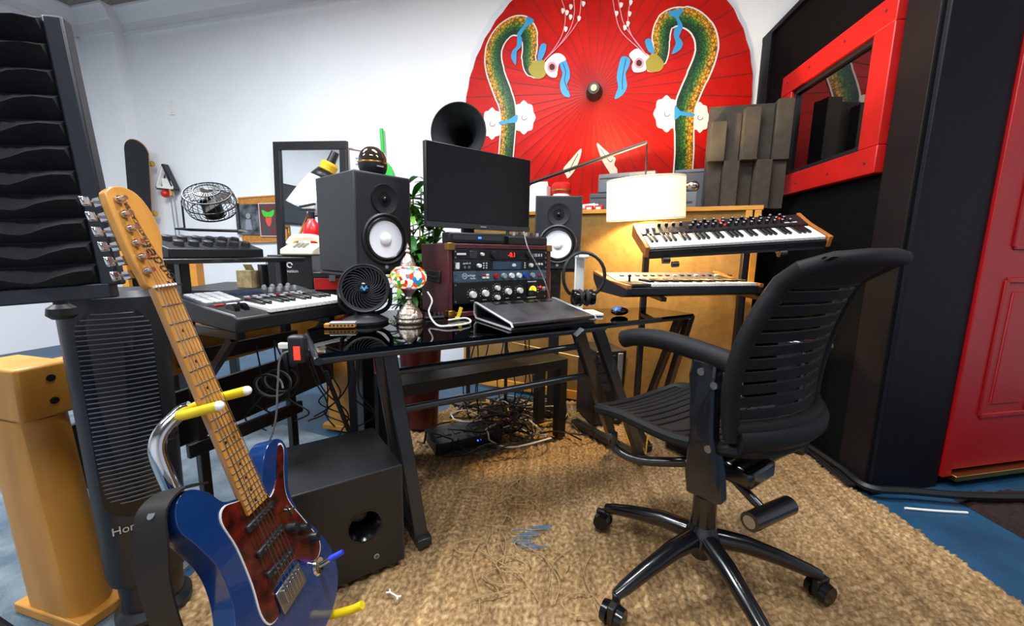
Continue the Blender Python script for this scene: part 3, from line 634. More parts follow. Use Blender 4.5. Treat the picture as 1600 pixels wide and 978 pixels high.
# ================================================================ OFFICE CHAIR  (local: origin under the column, front = -y)
CH = Vector((.585, 1.09, .024)); CAZ = -33+180
chair = thing('office_chair', 'black slatted plastic swivel chair on five casters on the rug', 'chair', fr(CH, CAZ))
M_CP = mat('chair_plastic', '#161618', .58, var=.12, vs=25, bump=.04, bs=200, spec=.16); M_CG = mat('chair_gloss', '#0f1013', .22, coat=.4)
part('gas_column', M_CG, chair, lambda b: [b.cyl((0, 0, .09), (0, 0, .16), .026, n=20), b.cyl((0, 0, .15), (0, 0, .29), .036, .033, n=24), b.cyl((0, 0, .28), (0, 0, .42), .019, n=18)])
part('hub', M_CG, chair, lambda b: b.lathe([(.03, .115), (.05, .13), (.052, .16), (.04, .185), (.034, .2)], 24))
WHL = (-45, -116, 173, 101, 29)
for k, az in enumerate(WHL):
    a = math.radians(az-CAZ+0); dv = Vector((math.sin(a), math.cos(a), 0)); R = .325
    lg = part('base_leg', M_CG, chair, lambda b: b.tube([dv*.03+Vector((0, 0, .155)), dv*.12+Vector((0, 0, .146)), dv*.22+Vector((0, 0, .118)), dv*(R-.03)+Vector((0, 0, .092)), dv*(R+.002)+Vector((0, 0, .082))], .02, 12, rr=[.029, .026, .022, .019, .014]))
    sd = Vector((-dv.y, dv.x, 0)); sd = (sd+dv*random.uniform(-.7, .7)).normalized(); w0 = dv*R+Vector((0, 0, .031))+sd.cross(Vector((0, 0, 1)))*.012
    cs = part('caster', BLK, chair, lambda b: [b.cyl(dv*R+Vector((0, 0, .05)), dv*R+Vector((0, 0, .088)), .01, n=10), b.box(w0+Vector((0, 0, .012)), (.02, .05, .05), None, Matrix((sd, sd.cross(Vector((0, 0, -1))), Vector((0, 0, 1)))).transposed())], bevel=.004)
    for s in (-1, 1): part('wheel', BLKG, cs, lambda b: b.cyl(w0+sd*(s*.012), w0+sd*(s*.03), .031, .027, n=20))
# seat: side rims, front/back rims and cross slats following a shallow dish
SWD, SD, SZ = .46, .48, .49
def seat_z(u, v):                                          # u lateral -1..1, v 0 front..1 back
    return SZ+.028*u*u+.03*max(0, v-.62)**1.2*3-.035*max(0, .3-v)**1.4*5-.012*math.sin(math.pi*v)
def seat_p(u, v, dz=0):
    wd = SWD/2*(1-.1*max(0, (v-.55))**2*4-.06*max(0, .25-v)*2)
    return Vector((u*wd-.055, -.31+SD*v-.02*(1-u*u)*(1 if v < .5 else -1), seat_z(u, v)+dz))
seat = part('seat_frame', M_CP, chair, lambda b: b.tube([seat_p(u, v) for u, v in ([(-.97, .06+.88*i/12) for i in range(13)]+[(-.9, .985), (-.5, 1.0), (0, 1.0), (.5, 1.0), (.9, .985)]+[(.97, .94-.88*i/12) for i in range(13)]+[(.9, .012), (.5, 0), (0, 0), (-.5, 0), (-.9, .012)])], .017, 8, True))
NS = 15
for i in range(NS):
    v0, v1 = .035+.94*i/NS, .035+.94*(i+.58)/NS
    def sl(b):
        b.grid(lambda s, t: seat_p(-.96+1.92*s, v0+(v1-v0)*t, .004), 14, 2); b.grid(lambda s, t: seat_p(.96-1.92*s, v0+(v1-v0)*t, -.004), 14, 2)
        b.tube([seat_p(-.96+1.92*k/14, v0) for k in range(15)], .004, 6); b.tube([seat_p(-.96+1.92*k/14, v1) for k in range(15)], .004, 6)
    part('seat_slat', M_CP, chair, sl)
# mechanism and paddles
part('mechanism', M_CG, chair, lambda b: [b.box((0, .02, .425), (.13, .26, .05)), b.box((0, .02, .4), (.09, .16, .03))], bevel=.012)
part('tilt_paddle', M_CG, chair, lambda b: [b.cyl((.03, .08, .4), (.03, .17, .35), .012, n=12), b.cyl((.1, .17, .345), (-.06, .19, .345), .024, n=18)])
part('paddle_cap', STEEL, chair, lambda b: b.cyl((.1, .17, .345), (.1015, .1698, .345), .016, n=16))
for s in (-1, 1):
    part('front_yoke', M_CG, chair, lambda b: b.tube(bez([(s*.19, -.2, .45), (s*.185, -.19, .4), (s*.15, -.12, .385), (s*.06, 0, .41)], 5), .014, 10))
    part('yoke_bolt', STEEL, chair, lambda b: b.cyl((s*.2, -.2, .44), (s*.21, -.2, .44), .01, n=12))
# backrest: curved rim and slats; v 0 bottom .. 1 top
def back_p(u, v, dy=0):
    wd = .205+.03*math.sin(math.pi*min(1, v*1.1))-.0*v
    z = .545+.45*v; y = .2+.03*math.sin(math.pi*v*.9)*-1+.085*v**1.6-.06*u*u*(1-.25*v)+dy
    if v > .88: wd += .012; y += .045*(v-.88)/.12
    return Vector((u*wd-.05, y, z))
rim = [(-1, .04+.9*i/14) for i in range(15)]+[(-.85, .985), (-.5, 1), (0, 1.005), (.5, 1), (.85, .985)]+[(1, .94-.9*i/14) for i in range(15)]
part('back_frame', M_CP, chair, lambda b: b.tube([back_p(u, v) for u, v in rim], .017, 10, rr=[.02 if abs(u) == 1 else .018 for u, v in rim]))
part('lumbar_band', M_CP, chair, lambda b: [b.tube([back_p(-1+2*k/16, .045, .008) for k in range(17)], .03, 12), b.tube([back_p(-1+2*k/16, .1, .004) for k in range(17)], .02, 10)])
part('top_lip', M_CP, chair, lambda b: [b.grid(lambda s, t: back_p(-.97+1.94*s, .86+.14*t, .006), 16, 3), b.grid(lambda s, t: back_p(.97-1.94*s, .86+.14*t, -.006), 16, 3), b.tube([back_p(-.97+1.94*k/16, .86) for k in range(17)], .0065, 6)])
NB = 10
for i in range(NB):
    v0 = .155+.70*i/NB; v1 = v0+.70/NB*.6
    def bs_(b):
        b.grid(lambda s, t: back_p(-.97+1.94*s, v0+(v1-v0)*t, .003), 14, 1); b.grid(lambda s, t: back_p(.97-1.94*s, v0+(v1-v0)*t, -.003), 14, 1)
        b.tube([back_p(-.97+1.94*k/14, v0) for k in range(15)], .003, 6); b.tube([back_p(-.97+1.94*k/14, v1) for k in range(15)], .003, 6)
    part('back_slat', M_CP, chair, bs_)
for s in (-1, 1):
    x = s*.225-.055
    part('arm_upright', M_CG, chair, lambda b: b.prism([(.05, .39), (.14, .4), (.13, .47), (.105, .56), (.10, .7), (.10, .745), (.035, .745), (.03, .7), (.045, .56), (.04, .45)], -.02, .02, Matrix.Translation((x, 0, 0)) @ YZ), bevel=.008)
    part('arm_link', M_CG, chair, lambda b: b.tube([(x, .09, .41), (s*.16, .08, .40), (s*.05, .05, .415)], .022, 10))
    if s < 0:
        part('arm_pivot', M_CG, chair, lambda b: [b.cyl((x, .1, .73), (x-.03, .13, .735), .02, n=14), b.ball((x-.035, .135, .735), .022)])
        continue
    part('arm_pad', M_CG, chair, lambda b: b.tube(bez([(x, .13, .74), (x, .05, .752), (x, -.06, .76), (x, -.15, .752), (x, -.19, .738)], 5), .02, 12, rr=None), subsurf=0)
    part('arm_pad_top', M_CP, chair, lambda b: b.tube(bez([(x, .135, .746), (x, .05, .758), (x, -.06, .766), (x, -.15, .758), (x, -.195, .743)], 5), .026, 12))
    for yy, z in ((.065, .715), (.1, .69), (.10, .53)): part('arm_bolt', STEEL, chair, lambda b: b.cyl((x+s*.0195, yy, z), (x+s*.024, yy, z), .009, n=12))
# ================================================================ ELECTRIC GUITAR (local: x treble side, -y front, z towards the head; origin at the nut)
GR = Matrix(((.032, -.961, -.275), (.999, .04, -.025), (.036, -.274, .961)))
def ortho(m):
    z = Vector(m.col[2]).normalized(); x = Vector(m.col[0]); x = (x-z*x.dot(z)).normalized(); y = z.cross(x)
    return Matrix((x, y, z)).transposed()
GM = Matrix.Translation((-.64, .725, .947)) @ ortho(GR).to_4x4()
gt = thing('electric_guitar', 'blue electric guitar with tortoiseshell pickguard and maple neck on a stand', 'guitar', GM)
M_BLUE = mat('worn_blue_lacquer', '#0d2f62', .16, var=.12, vs=6, coat=.6); M_MAPLE = mat('maple', '#c98f42', .32, col2='#b87b30', vs=4, stretch=(6, 6, .6), coat=.3)
M_TORT = mat('tortoiseshell', '#1c0606', .2, col2='#5a120c', vs=38, coat=.5)
XZ = Matrix(((1,0,0,0),(0,0,1,0),(0,1,0,0),(0,0,0,1)))      # prism outline (x,z), extruded along y
def smooth(pts, n=6):
    P = [Vector((x, y, 0)) for x, y in pts]; m = len(P); out = []
    for i in range(m):
        a, b, c, d = P[i-1], P[i], P[(i+1) % m], P[(i+2) % m]
        for k in range(n):
            t = k/n; q = .5*((2*b)+(c-a)*t+(2*a-5*b+4*c-d)*t*t+(3*b-a-3*c+d)*t**3); out.append((q.x, q.y))
    return out
body = [(-.028, -.425), (-.055, -.41), (-.075, -.375), (-.105, -.35), (-.132, -.358), (-.145, -.395), (-.13, -.44), (-.112, -.51), (-.118, -.58), (-.145, -.65), (-.162, -.715), (-.15, -.775), (-.1, -.812), (0, -.822), (.09, -.815), (.145, -.775), (.158, -.71), (.138, -.635), (.108, -.565), (.102, -.5), (.122, -.46), (.142, -.425), (.14, -.392), (.115, -.376), (.082, -.386), (.056, -.415), (.036, -.45), (.027, -.455)]
ob = smooth(body, 5)
part('body', M_BLUE, gt, lambda b: b.prism(ob, .006, .05, XZ), bevel=.011, seg=4)
pg = [(-.03, -.43), (-.06, -.42), (-.075, -.44), (-.068, -.5), (-.07, -.58), (-.078, -.64), (-.07, -.672), (-.045, -.675), (-.035, -.63), (.035, -.625), (.06, -.655), (.1, -.68), (.125, -.655), (.105, -.58), (.085, -.51), (.1, -.46), (.128, -.412), (.122, -.394), (.1, -.42), (.078, -.455), (.045, -.475), (.03, -.455)]
pgs = smooth(pg, 4)
part('pickguard_edge', mat('pickguard_white', '#d8d6d0', .4), gt, lambda b: b.prism([(x*1.03, -.54+(z+.54)*1.018) for x, z in pgs], .0035, .0062, XZ))
part('pickguard', M_TORT, gt, lambda b: b.prism(pgs, .0024, .0055, XZ))
for i, z in enumerate((-.487, -.545, -.6)):
    pk = part('pickup', BLK, gt, lambda b: b.box((.0, 0, z), (.082, .012, .016), None, Matrix.Rotation(.14 if i == 2 else 0, 3, 'Y')), bevel=.004)
    part('pole_piece', STEEL, pk, lambda b: [b.cyl((-.026+.0104*k, -.007, z), (-.026+.0104*k, -.0055, z), .0025, n=8) for k in range(6)])
neck_p = [(-.021, 0), (.021, 0), (.028, -.465), (-.028, -.465)]
part('neck', M_MAPLE, gt, lambda b: b.add([(x, -.004, z) for x, z in neck_p]+[(x*.9, .01, z) for x, z in neck_p]+[(x*.45, .017, z) for x, z in neck_p], [(3,2,1,0), (0,1,5,4), (1,2,6,5), (2,3,7,6), (3,0,4,7), (4,5,9,8), (5,6,10,9), (6,7,11,10), (7,4,8,11), (8,9,10,11)]), sharp=50)
hs = [(-.021, .0), (.021, .0), (.03, .018), (.026, .04), (.035, .07), (.045, .095), (.044, .14), (.03, .172), (.005, .183), (-.02, .176), (-.03, .155), (-.031, .06), (-.027, .025)]
part('headstock', M_MAPLE, gt, lambda b: b.prism(smooth(hs, 4), .002, .016, XZ), bevel=.002)
for k in range(1, 22):
    zf = -.648*(1-2**(-k/12)); wf = .021+.007*(-zf)/.465
    part('fret', STEEL, gt, lambda b: b.cyl((-wf, -.0045, zf), (wf, -.0045, zf), .0012, n=6))
    if k in (3, 5, 7, 9, 12, 15, 17, 19, 21):
        zp = zf+.5*(.648*(1-2**(-k/12))-.648*(1-2**(-(k-1)/12)))
        for xx in ((-.011, .011) if k == 12 else (0,)): part('fret_dot', BLK, gt, lambda b: b.cyl((xx, -.0046, zp), (xx, -.0042, zp), .003, n=10))
part('nut', WHITE, gt, lambda b: b.box((0, -.006, 0), (.043, .006, .004)))
part('string', STEEL, gt, lambda b: [b.tube([(-.0175+.007*k, -.009, 0), (-.026+.0104*k, -.0125, -.648)], .0006+.00008*(5-k), 4) for k in range(6)]+[b.tube([(-.0175+.007*k, -.009, 0), (-.012+.0035*k*.4, -.004, .028+.0255*k)], .0005, 4) for k in range(6)])
for k in range(6):
    z = .03+.0255*k; x = -.0165+.001*k
    tn = part('tuner', CHROME, gt, lambda b: [b.cyl((x, .002, z), (x, -.014, z), .0042, n=10), b.cyl((x, .001, z), (x, -.003, z), .007, n=12), b.box((x-.008, .022, z), (.02, .012, .014)), b.cyl((x-.015, .022, z), (x-.03, .022, z), .0025, n=8)])
    part('tuner_button', CHROME, tn, lambda b: b.box((x-.036, .022, z), (.014, .006, .017)), bevel=.0028)
part('bridge', STEEL, gt, lambda b: b.box((0, .0, -.662), (.08, .006, .05)), bevel=.001)
for k in range(6): part('saddle', STEEL, gt, lambda b: b.box((-.026+.0104*k, -.007, -.656), (.0092, .009, .03)), bevel=.001)
for x, z in ((.06, -.565), (.088, -.592), (.105, -.63)): part('control_knob', BLK, gt, lambda b: b.cyl((x, .0024, z), (x, -.016, z), .0125, .010, n=18))
part('selector_switch', STEEL, gt, lambda b: [b.beam((.075, .0015, -.52), (.08, .0015, -.545), .004, .002, (0, 1, 0)), b.cyl((.078, .002, -.532), (.079, -.01, -.53), .0022, n=8)])
jp = part('jack_plate', CHROME, gt, lambda b: b.lathe([(.021, 0), (.017, .004), (.009, .001), (.0005, .0)], 20, Matrix.Translation((.098, .006, -.70)) @ Matrix.Rotation(math.pi/2, 4, 'X')))
part('plug', CHROME, jp, lambda b: b.cyl((.098, .002, -.70), (.105, -.022, -.695), .006, n=12))
part('plug_sleeve', mat('plug_blue', '#2238c8', .4), jp, lambda b: b.cyl((.105, -.022, -.695), (.115, -.052, -.69), .0075, .006, n=12))
text('Fender', .034, mat('logo_ink', '#221508', .5), gt, Matrix.Translation((.018, -.0002+.0018, .036)) @ Matrix.Rotation(math.pi/2, 4, 'X') @ Matrix.Rotation(math.radians(112), 4, 'Z'), name='logo_script', shear=.35)
text('STRATOCASTER', .011, MATS['logo_ink'], gt, Matrix.Translation((.006, .0016, .115)) @ Matrix.Rotation(math.pi/2, 4, 'X') @ Matrix.Rotation(math.radians(98), 4, 'Z'), name='logo_lettering')
part('strap_button', CHROME, gt, lambda b: b.cyl((-.14, .028, -.37), (-.155, .028, -.355), .007, n=12))
M_STP = mat('strap_leather', '#14110f', .6, var=.2, vs=20)
sp_ = [Vector(p) for p in ((-.07, .03, -.36), (-.11, .03, -.342), (-.15, .03, -.352), (-.162, .04, -.40), (-.158, .07, -.46), (-.15, .10, -.56), (-.145, .11, -.66), (-.145, .112, -.72))]
def strap(b):
    P = bez(sp_, 4); vs = []; n = len(P)
    for i, p in enumerate(P):
        t = (P[min(n-1, i+1)]-P[max(0, i-1)]).normalized(); wv = (Vector((0, 1, 0))-t*t.y).normalized()
        for o in (-.028, .028):
            for d_ in (-.0018, .0018): vs.append(p+wv*o+t.cross(wv)*d_)
    b.add(vs, [f for i in range(n-1) for f in ((4*i, 4*i+4, 4*i+6, 4*i+2), (4*i+1, 4*i+3, 4*i+7, 4*i+5), (4*i, 4*i+1, 4*i+5, 4*i+4), (4*i+2, 4*i+6, 4*i+7, 4*i+3))])
part('strap', M_STP, gt, strap)
# chrome guitar stand behind it (built from points on the guitar's own frame)
GW = lambda x, y, z: GM @ Vector((x, y, z))
f0 = GW(-.03, .10, -.9); f0 = Vector((f0.x-.03, f0.y-.02, .03))
gs = thing('guitar_stand', 'chrome tubular guitar stand with yellow rubber covered arms', 'stand', Matrix.Translation((f0.x, f0.y, .03)))
pole = [f0+Vector((0, 0, .02)), GW(-.045, .09, -.72), GW(-.055, .085, -.5), GW(-.06, .085, -.33), GW(-.05, .08, -.265), GW(-.01, .06, -.235), GW(.0, .045, -.232)]
def wpart(name, m, parent, fn, **k):
    b = MB(); fn(b); return b.build(name, m, parent, world=True, **k)
wpart('pole', CHROME, gs, lambda b: b.tube(bez(pole, 6), .0135, 12))
wpart('pole_collar', CHROME, gs, lambda b: b.cyl(pole[1]-Vector((0, 0, .015)), pole[1]+Vector((0, 0, .015)), .018, n=16))
wpart('yoke_knob', BLK, gs, lambda b: b.ball(GW(-.03, .075, -.262), .014))
nk = [GW(.037, -.045, -.235), GW(.037, -.01, -.235), GW(.035, .035, -.235), GW(0, .045, -.235), GW(-.035, .035, -.235), GW(-.037, -.01, -.235), GW(-.037, -.045, -.235)]
ya = wpart('neck_yoke', YEL, gs, lambda b: b.tube(bez(nk, 5), .0095, 12))
for p in (nk[0], nk[-1]): wpart('arm_tip', WHITE, ya, lambda b: b.ball(p, .0096, n=12))
for s in (-1, 1):
    a = [GW(s*.02, .085, -.745), GW(s*.085, .08, -.80), GW(s*.1, .055, -.838), GW(s*.1, -.02, -.838), GW(s*.1, -.06, -.83)]
    wpart('lower_arm', YEL, gs, lambda b: b.tube(bez(a, 5), .0095, 12))
for az in (80, 200, 320):
    d_ = Vector((math.sin(math.radians(az)), math.cos(math.radians(az)), 0))
    wpart('leg', CHROME, gs, lambda b: b.tube([f0+Vector((0, 0, .13)), f0+d_*.12+Vector((0, 0, .07)), f0+d_*.27+Vector((0, 0, .008))], .009, 10))
    wpart('rubber_foot', BLK, gs, lambda b: b.ball(f0+d_*.27+Vector((0, 0, .008)), .014))
# ================================================================ TOWER FAN HEATER
tf = D(238, 905, .98); tf.z = .027
tower = thing('tower_fan', 'tall black tower fan with a slatted grille beside the oak console', 'tower fan', fr(tf, -42) @ Matrix.Diagonal((.86, .86, 1, 1)))
M_TW = mat('tower_black', '#1a1c20', .4)
def rr(w_, d_, n=6):                                       # rounded rectangle
    r = min(w_, d_)*.42; out = []
    for cx_, cy_, a0 in ((w_/2-r, d_/2-r, 0), (-w_/2+r, d_/2-r, 90), (-w_/2+r, -d_/2+r, 180), (w_/2-r, -d_/2+r, 270)):
        for k in range(n+1):
            a = math.radians(a0+90*k/n); out.append((cx_+r*math.cos(a), cy_+r*math.sin(a)))
    return out
def loft(b, secs):                                          # stack of same-count outlines (poly, z)
    n = len(secs[0][0]); vs = [(x, y, z) for p, z in secs for x, y in p]; m = len(secs)
    b.add(vs, [(i*n+k, i*n+(k+1) % n, (i+1)*n+(k+1) % n, (i+1)*n+k) for i in range(m-1) for k in range(n)]+[tuple(range(n-1, -1, -1)), tuple(range((m-1)*n, m*n))])
part('body', M_TW, tower, lambda b: loft(b, [(rr(.19, .16), .12), (rr(.2, .17), .14), (rr(.215, .185), .5), (rr(.23, .2), .84), (rr(.225, .195), .87), (rr(.19, .16), .885)]))
part('base_column', M_TW, tower, lambda b: loft(b, [(rr(.15, .13), .02), (rr(.16, .14), .125)]))
part('base', M_TW, tower, lambda b: loft(b, [(rr(.19, .17), 0), (rr(.19, .17), .012), (rr(.16, .14), .03)]))
part('grille_recess', BLKG, tower, lambda b: b.add([(.075*math.cos(a)*(1+.1*(.585+.255*math.sin(a)*1-.5)), -.0925-.0225*(.585+.255*math.sin(a)-.5)*.9, .585+(.2 if math.sin(a) > 0 else -.2)+.07*math.sin(a)) for a in [i*2*math.pi/32 for i in range(32)]], [tuple(range(31, -1, -1))]))
gsl = part('grille_slat', mat('grille_grey', '#4a4d52', .3), tower, lambda b: b.tube([(x, -.012-.012*math.cos(x/.08*1.2), 0) for x in [-.072+.018*k for k in range(9)]], .0019, 5))
for i in range(42):
    z = .36+.475*i/41; s = 1-.0*(i); e = min(i, 41-i); s = math.sqrt(max(.15, 1-((3-e)/3.6)**2)) if e < 3 else 1
    o = gsl if i == 0 else copy(gsl, tower)
    o.matrix_local = Matrix.Translation((0, -.0745-.022*(z-.5), z)) @ Matrix.Diagonal((s*(1+.12*(z-.5)), 1, 1, 1))
text('Honeywell', .03, SILVER, tower, FACE(.0, -.0905, .29))
# ================================================================ OAK CONSOLE on the left
Q1, Q2 = Z(115, 948, .012), Z(545, 668, .012); v = Q2-Q1; oaz = math.degrees(math.atan2(v.x, v.y))-90; ol = v.length
con = thing('oak_console', 'light oak console frame with panel legs and a black lower board', 'console', fr((Q1.x, Q1.y, .0125), oaz))
for x in (0, ol):
    part('panel_leg', OAK, con, lambda b: loft(b, [([(q, w+s_) for q, w in rr(.1, a_, 3)], z_) for a_, s_, z_ in ((.21, 0, .028), (.19, .055, .568))]), sharp=30)
    part('leg_plinth', OAK, con, lambda b: b.box((x, 0, .015), (.11, .26, .03)), bevel=.004)
for o in [o for o in con.children if o.name.startswith('panel_leg')][1:]: o.location = (ol, 0, 0)
part('end_cap', OAK, con, lambda b: b.box((0, .055, .638), (.105, .2, .138)), bevel=.008)
part('end_cap', OAK, con, lambda b: b.box((ol, .055, .638), (.105, .2, .138)), bevel=.008)
part('apron', OAK, con, lambda b: b.box((ol/2, .01, .64), (ol-.1, .03, .13)), bevel=.004)
part('lower_board', BLK, con, lambda b: b.box((ol/2, .05, .40), (ol-.1, .018, .2)))
for z in (.61, .67):
    part('bolt', BLK, con, lambda b: b.cyl((.01, -.0475, z), (.01, -.0445, z), .009, n=12))
# ================================================================ ACOUSTIC FOAM SHIELD, close on the left
FT, FB = D(88, 30, .80), D(178, 445, .80)
fs = thing('acoustic_shield', 'black foam acoustic shield on a stand beside the tower fan', 'acoustic panel', Matrix.Translation((FB.x-.25, FB.y-.12, .0125)))
M_FOAM = mat('foam_charcoal', '#1c1d21', .95, var=.2, vs=60, bump=.4, bs=300); M_FRM = mat('frame_blue_black', '#141a24', .45)
up_ = (FT-FB).normalized(); fh = (FT-FB).length; lat = Vector((-.93, -.37, 0)); lat = (lat-up_*lat.dot(up_)).normalized(); nrm = lat.cross(up_).normalized()
if nrm.y > 0: nrm = -nrm
wpart('frame_post', M_FRM, fs, lambda b: b.beam(FB, FT, .03, .03, nrm), bevel=.004)
FWD = .36
wpart('backing', BLK, fs, lambda b: b.add([FB-nrm*.0, FT-nrm*.0, FT+lat*FWD, FB+lat*FWD, FB-nrm*.012, FT-nrm*.012, FT+lat*FWD-nrm*.012, FB+lat*FWD-nrm*.012], [(0,1,2,3), (7,6,5,4), (0,4,5,1), (1,5,6,2), (2,6,7,3), (3,7,4,0)]))
nr = 11
def ridge(i):
    b = MB(); h = fh/nr; nn = 16
    for k in range(nn+1):
        s = .018+(FWD-.018)*k/nn; a = .028+.016*math.sin(s*38)+.0; a *= min(1, .35+k/4)
        mid_ = .5+.22*math.sin(s*38+.8)
        for t, d_ in ((.0, 0), (mid_, a+.012), (.98, .004)): b.v.append(FB+up_*(h*(i+t))+lat*s+nrm*d_)
    b.f = [f for k in range(nn) for f in ((3*k, 3*k+3, 3*k+4, 3*k+1), (3*k+1, 3*k+4, 3*k+5, 3*k+2))]+[(0, 1, 2), (3*nn+2, 3*nn+1, 3*nn)]
    return b
for i in range(nr): ridge(i).build('foam_wedge', M_FOAM, fs, world=True)
wpart('bottom_bar', M_FRM, fs, lambda b: b.beam(FB-up_*.01, FB+lat*FWD-up_*.01, .03, .03, nrm), bevel=.003)
kb = D(95, 475, .80)
wpart('clamp_knob', BLK, fs, lambda b: [b.cyl(kb+Vector((0, 0, .035)), kb, .011, n=14), b.lathe([(.012, 0), (.022, -.008), (.024, -.022), (.016, -.03)], 16, Matrix.Translation(kb))])
sp0 = FB+lat*.30-nrm*.03; sp0.z = .03
wpart('stand_pole', BLKM, fs, lambda b: b.cyl(sp0+Vector((0, 0, .12)), sp0+Vector((0, 0, FB.z+.25)), .012, n=14))
wpart('stand_hub', BLK, fs, lambda b: b.cyl(sp0+Vector((0, 0, .2)), sp0+Vector((0, 0, .28)), .022, n=14))
for az in (80, 200, 315):
    d_ = Vector((math.sin(math.radians(az)), math.cos(math.radians(az)), 0))
    wpart('tripod_leg', BLKM, fs, lambda b: b.tube([sp0+Vector((0, 0, .24)), sp0+d_*.18+Vector((0, 0, .012))], .009, 8))
# ================================================================ MIDI KEYBOARD AND ITS TWO TIER STAND
KA = Vector((-.81, 1.15, 0)); KAZ = 22-90
KZ = .765
KM = fr((KA.x, KA.y, KZ), KAZ, 5)
kbd = thing('midi_keyboard', 'black pad controller keyboard with grey drum pads and white keys', 'keyboard', KM)
KL, KD = .45, .30
part('case', BLK, kbd, lambda b: b.prism([(0, 0), (0, .045), (.02, .055), (.15, .06), (KD, .075), (KD, .01), (.25, 0)], 0, KL, YZ), bevel=.006)
part('panel', mat('pad_panel', '#2b2d31', .45), kbd, lambda b: b.prism([(.15, .0605), (.15, .0615), (KD-.006, .0762), (KD-.006, .075)], .006, KL-.006, YZ))
def ktop(y): return .0612+(y-.15)*.015/.15
kx0, nw = .105, 15; kw = (KL-.008-kx0)/nw
kwt = mat('key_white', '#eceae6', .3); kbl = mat('key_black', '#0c0c0e', .25)
for k in range(nw):
    part('white_key', kwt, kbd, lambda b: b.box((kx0+kw*(k+.5), .071, .058), (kw-.0012, .144, .014)), bevel=.0015)
    if k % 7 not in (2, 6) and k < nw-1: part('black_key', kbl, kbd, lambda b: b.box((kx0+kw*(k+1), .1, .069), (kw*.55, .088, .012)), bevel=.002)
pdm = mat('pad_grey', '#b9bcc0', .55)
for i in range(4):
    for j in range(4): part('drum_pad', pdm, kbd, lambda b: b.box((.028+.0285*i, .178+.0285*j, ktop(.178+.0285*j)+.003), (.025, .025, .007), None, Matrix.Rotation(.1, 3, 'X')), bevel=.002)
for i in range(4):
    for j in range(2): part('rotary_knob', SILVER, kbd, lambda b: b.lathe([(.009, 0), (.008, .014), (.0055, .015), (.005, .018), (.0005, .0185)], 14, Matrix.Translation((.285+.034*i, .235+.036*j, ktop(.235+.036*j)))))
for i in range(8):
    for j in range(2): part('button', pdm if (i+j) % 5 else RK, kbd, lambda b: b.box((.165+.03*i, .175+.02*j, ktop(.175+.02*j)+.002), (.018, .009, .004)))
part('screen', mat('lcd', '#1d2438', .15, emit='#1d2a55', es=.2), kbd, lambda b: b.box((.2, .25, ktop(.25)+.0008), (.1, .045, .002), None, Matrix.Rotation(.1, 3, 'X')))
for x in (.03, .06): part('pitch_wheel', BLKG, kbd, lambda b: b.cyl((x, .075, .052), (x+.016, .075, .052), .024, n=22))
part('red_button', RK, kbd, lambda b: b.box((.035, .135, .0625), (.03, .01, .004))); part('red_button', WHITE, kbd, lambda b: b.box((.075, .135, .0625), (.03, .01, .004)))
kst = thing('keyboard_stand', 'black two tier keyboard stand under the pad controller', 'stand', fr((KA.x, KA.y, .027), KAZ))
for x in (.05, KL-.04):
    part('post', BLKM, kst, lambda b: b.box((x, .322, .47), (.03, .03, .935)), bevel=.003)
    part('foot', BLKM, kst, lambda b: b.box((x, .2, .015), (.05, .27, .03)), bevel=.003)
    part('support_arm', BLKM, kst, lambda b: b.box((x, .185, .72), (.03, .25, .03)), bevel=.003)
    part('brace', BLKM, kst, lambda b: b.beam((x, .3, .5), (x, .1, .705), .022, .022))
part('cross_bar', BLKM, kst, lambda b: b.box((KL/2, .31, .3), (KL, .02, .05)), bevel=.003)
part('cross_bar', BLKM, kst, lambda b: b.box((KL/2, .31, .62), (KL, .02, .05)), bevel=.003)
part('upper_shelf', BLKM, kst, lambda b: b.box((KL/2-.02, .36, .946), (KL+.06, .24, .016)), bevel=.003)
# knob mixer on the upper shelf
U = TM[kst.name] @ Vector((.0, .27, .9555))
mix = thing('drum_machine', 'black angled desktop synth with big knobs on the upper stand shelf', 'synthesizer', fr(U, KAZ))
part('case', BLK, mix, lambda b: b.prism([(0, 0), (0, .03), (.17, .075), (.17, 0)], -.01, .30, YZ), bevel=.003)
for i in range(6):
    for j in range(2): part('knob', DKGREY, mix, lambda b: b.lathe([(.016, 0), (.014, .016), (.01, .018), (.0005, .018)], 14, Matrix.Translation((.04+.044*i, .04+.06*j, .0295+.0105+(.06*j)*.26)) @ Matrix.Rotation(.26, 4, 'X')))
for z in (.02, .04): part('screw', STEEL, mix, lambda b: b.cyl((-.0105, .04+z*2, z), (-.012, .04+z*2, z), .003, n=8))
# ================================================================ FABRIC FRONTED COUNTER behind the desk
GRt = D(1192, 322, 2.2); GL = D(835, 336, 2.72); GL = GL+(GL-GRt)*.42; GTOP = 1.285
v = GRt-GL; gaz = math.degrees(math.atan2(v.x, v.y))-90; gl = Vector((v.x, v.y, 0)).length
ctr = thing('counter', 'pine trimmed counter with a brown fabric front below the red parasol', 'counter', fr((GL.x, GL.y, 0), gaz))
M_FAB = mat('brown_fabric', '#7e6030', .95, var=.12, vs=30, bump=.15, bs=300)
part('top', PINE, ctr, lambda b: b.box((gl/2, .25, GTOP-.012), (gl+.01, .5, .024)), bevel=.002)
part('fabric_panel', M_FAB, ctr, lambda b: b.box((gl/2, .02, GTOP/2+.005), (gl-.08, .012, GTOP-.06)))
for x in (.018, gl-.06, gl-.018): part('post', PINE, ctr, lambda b: b.box((x, .02, (GTOP-.024)/2+.0135), (.032, .04, GTOP-.053)), bevel=.002)
part('bottom_rail', PINE, ctr, lambda b: b.box((gl/2, .018, .057), (gl-.1, .034, .06)), bevel=.002)
part('back_panel', BLK, ctr, lambda b: b.box((gl/2, .49, GTOP/2), (gl, .014, GTOP-.06)))
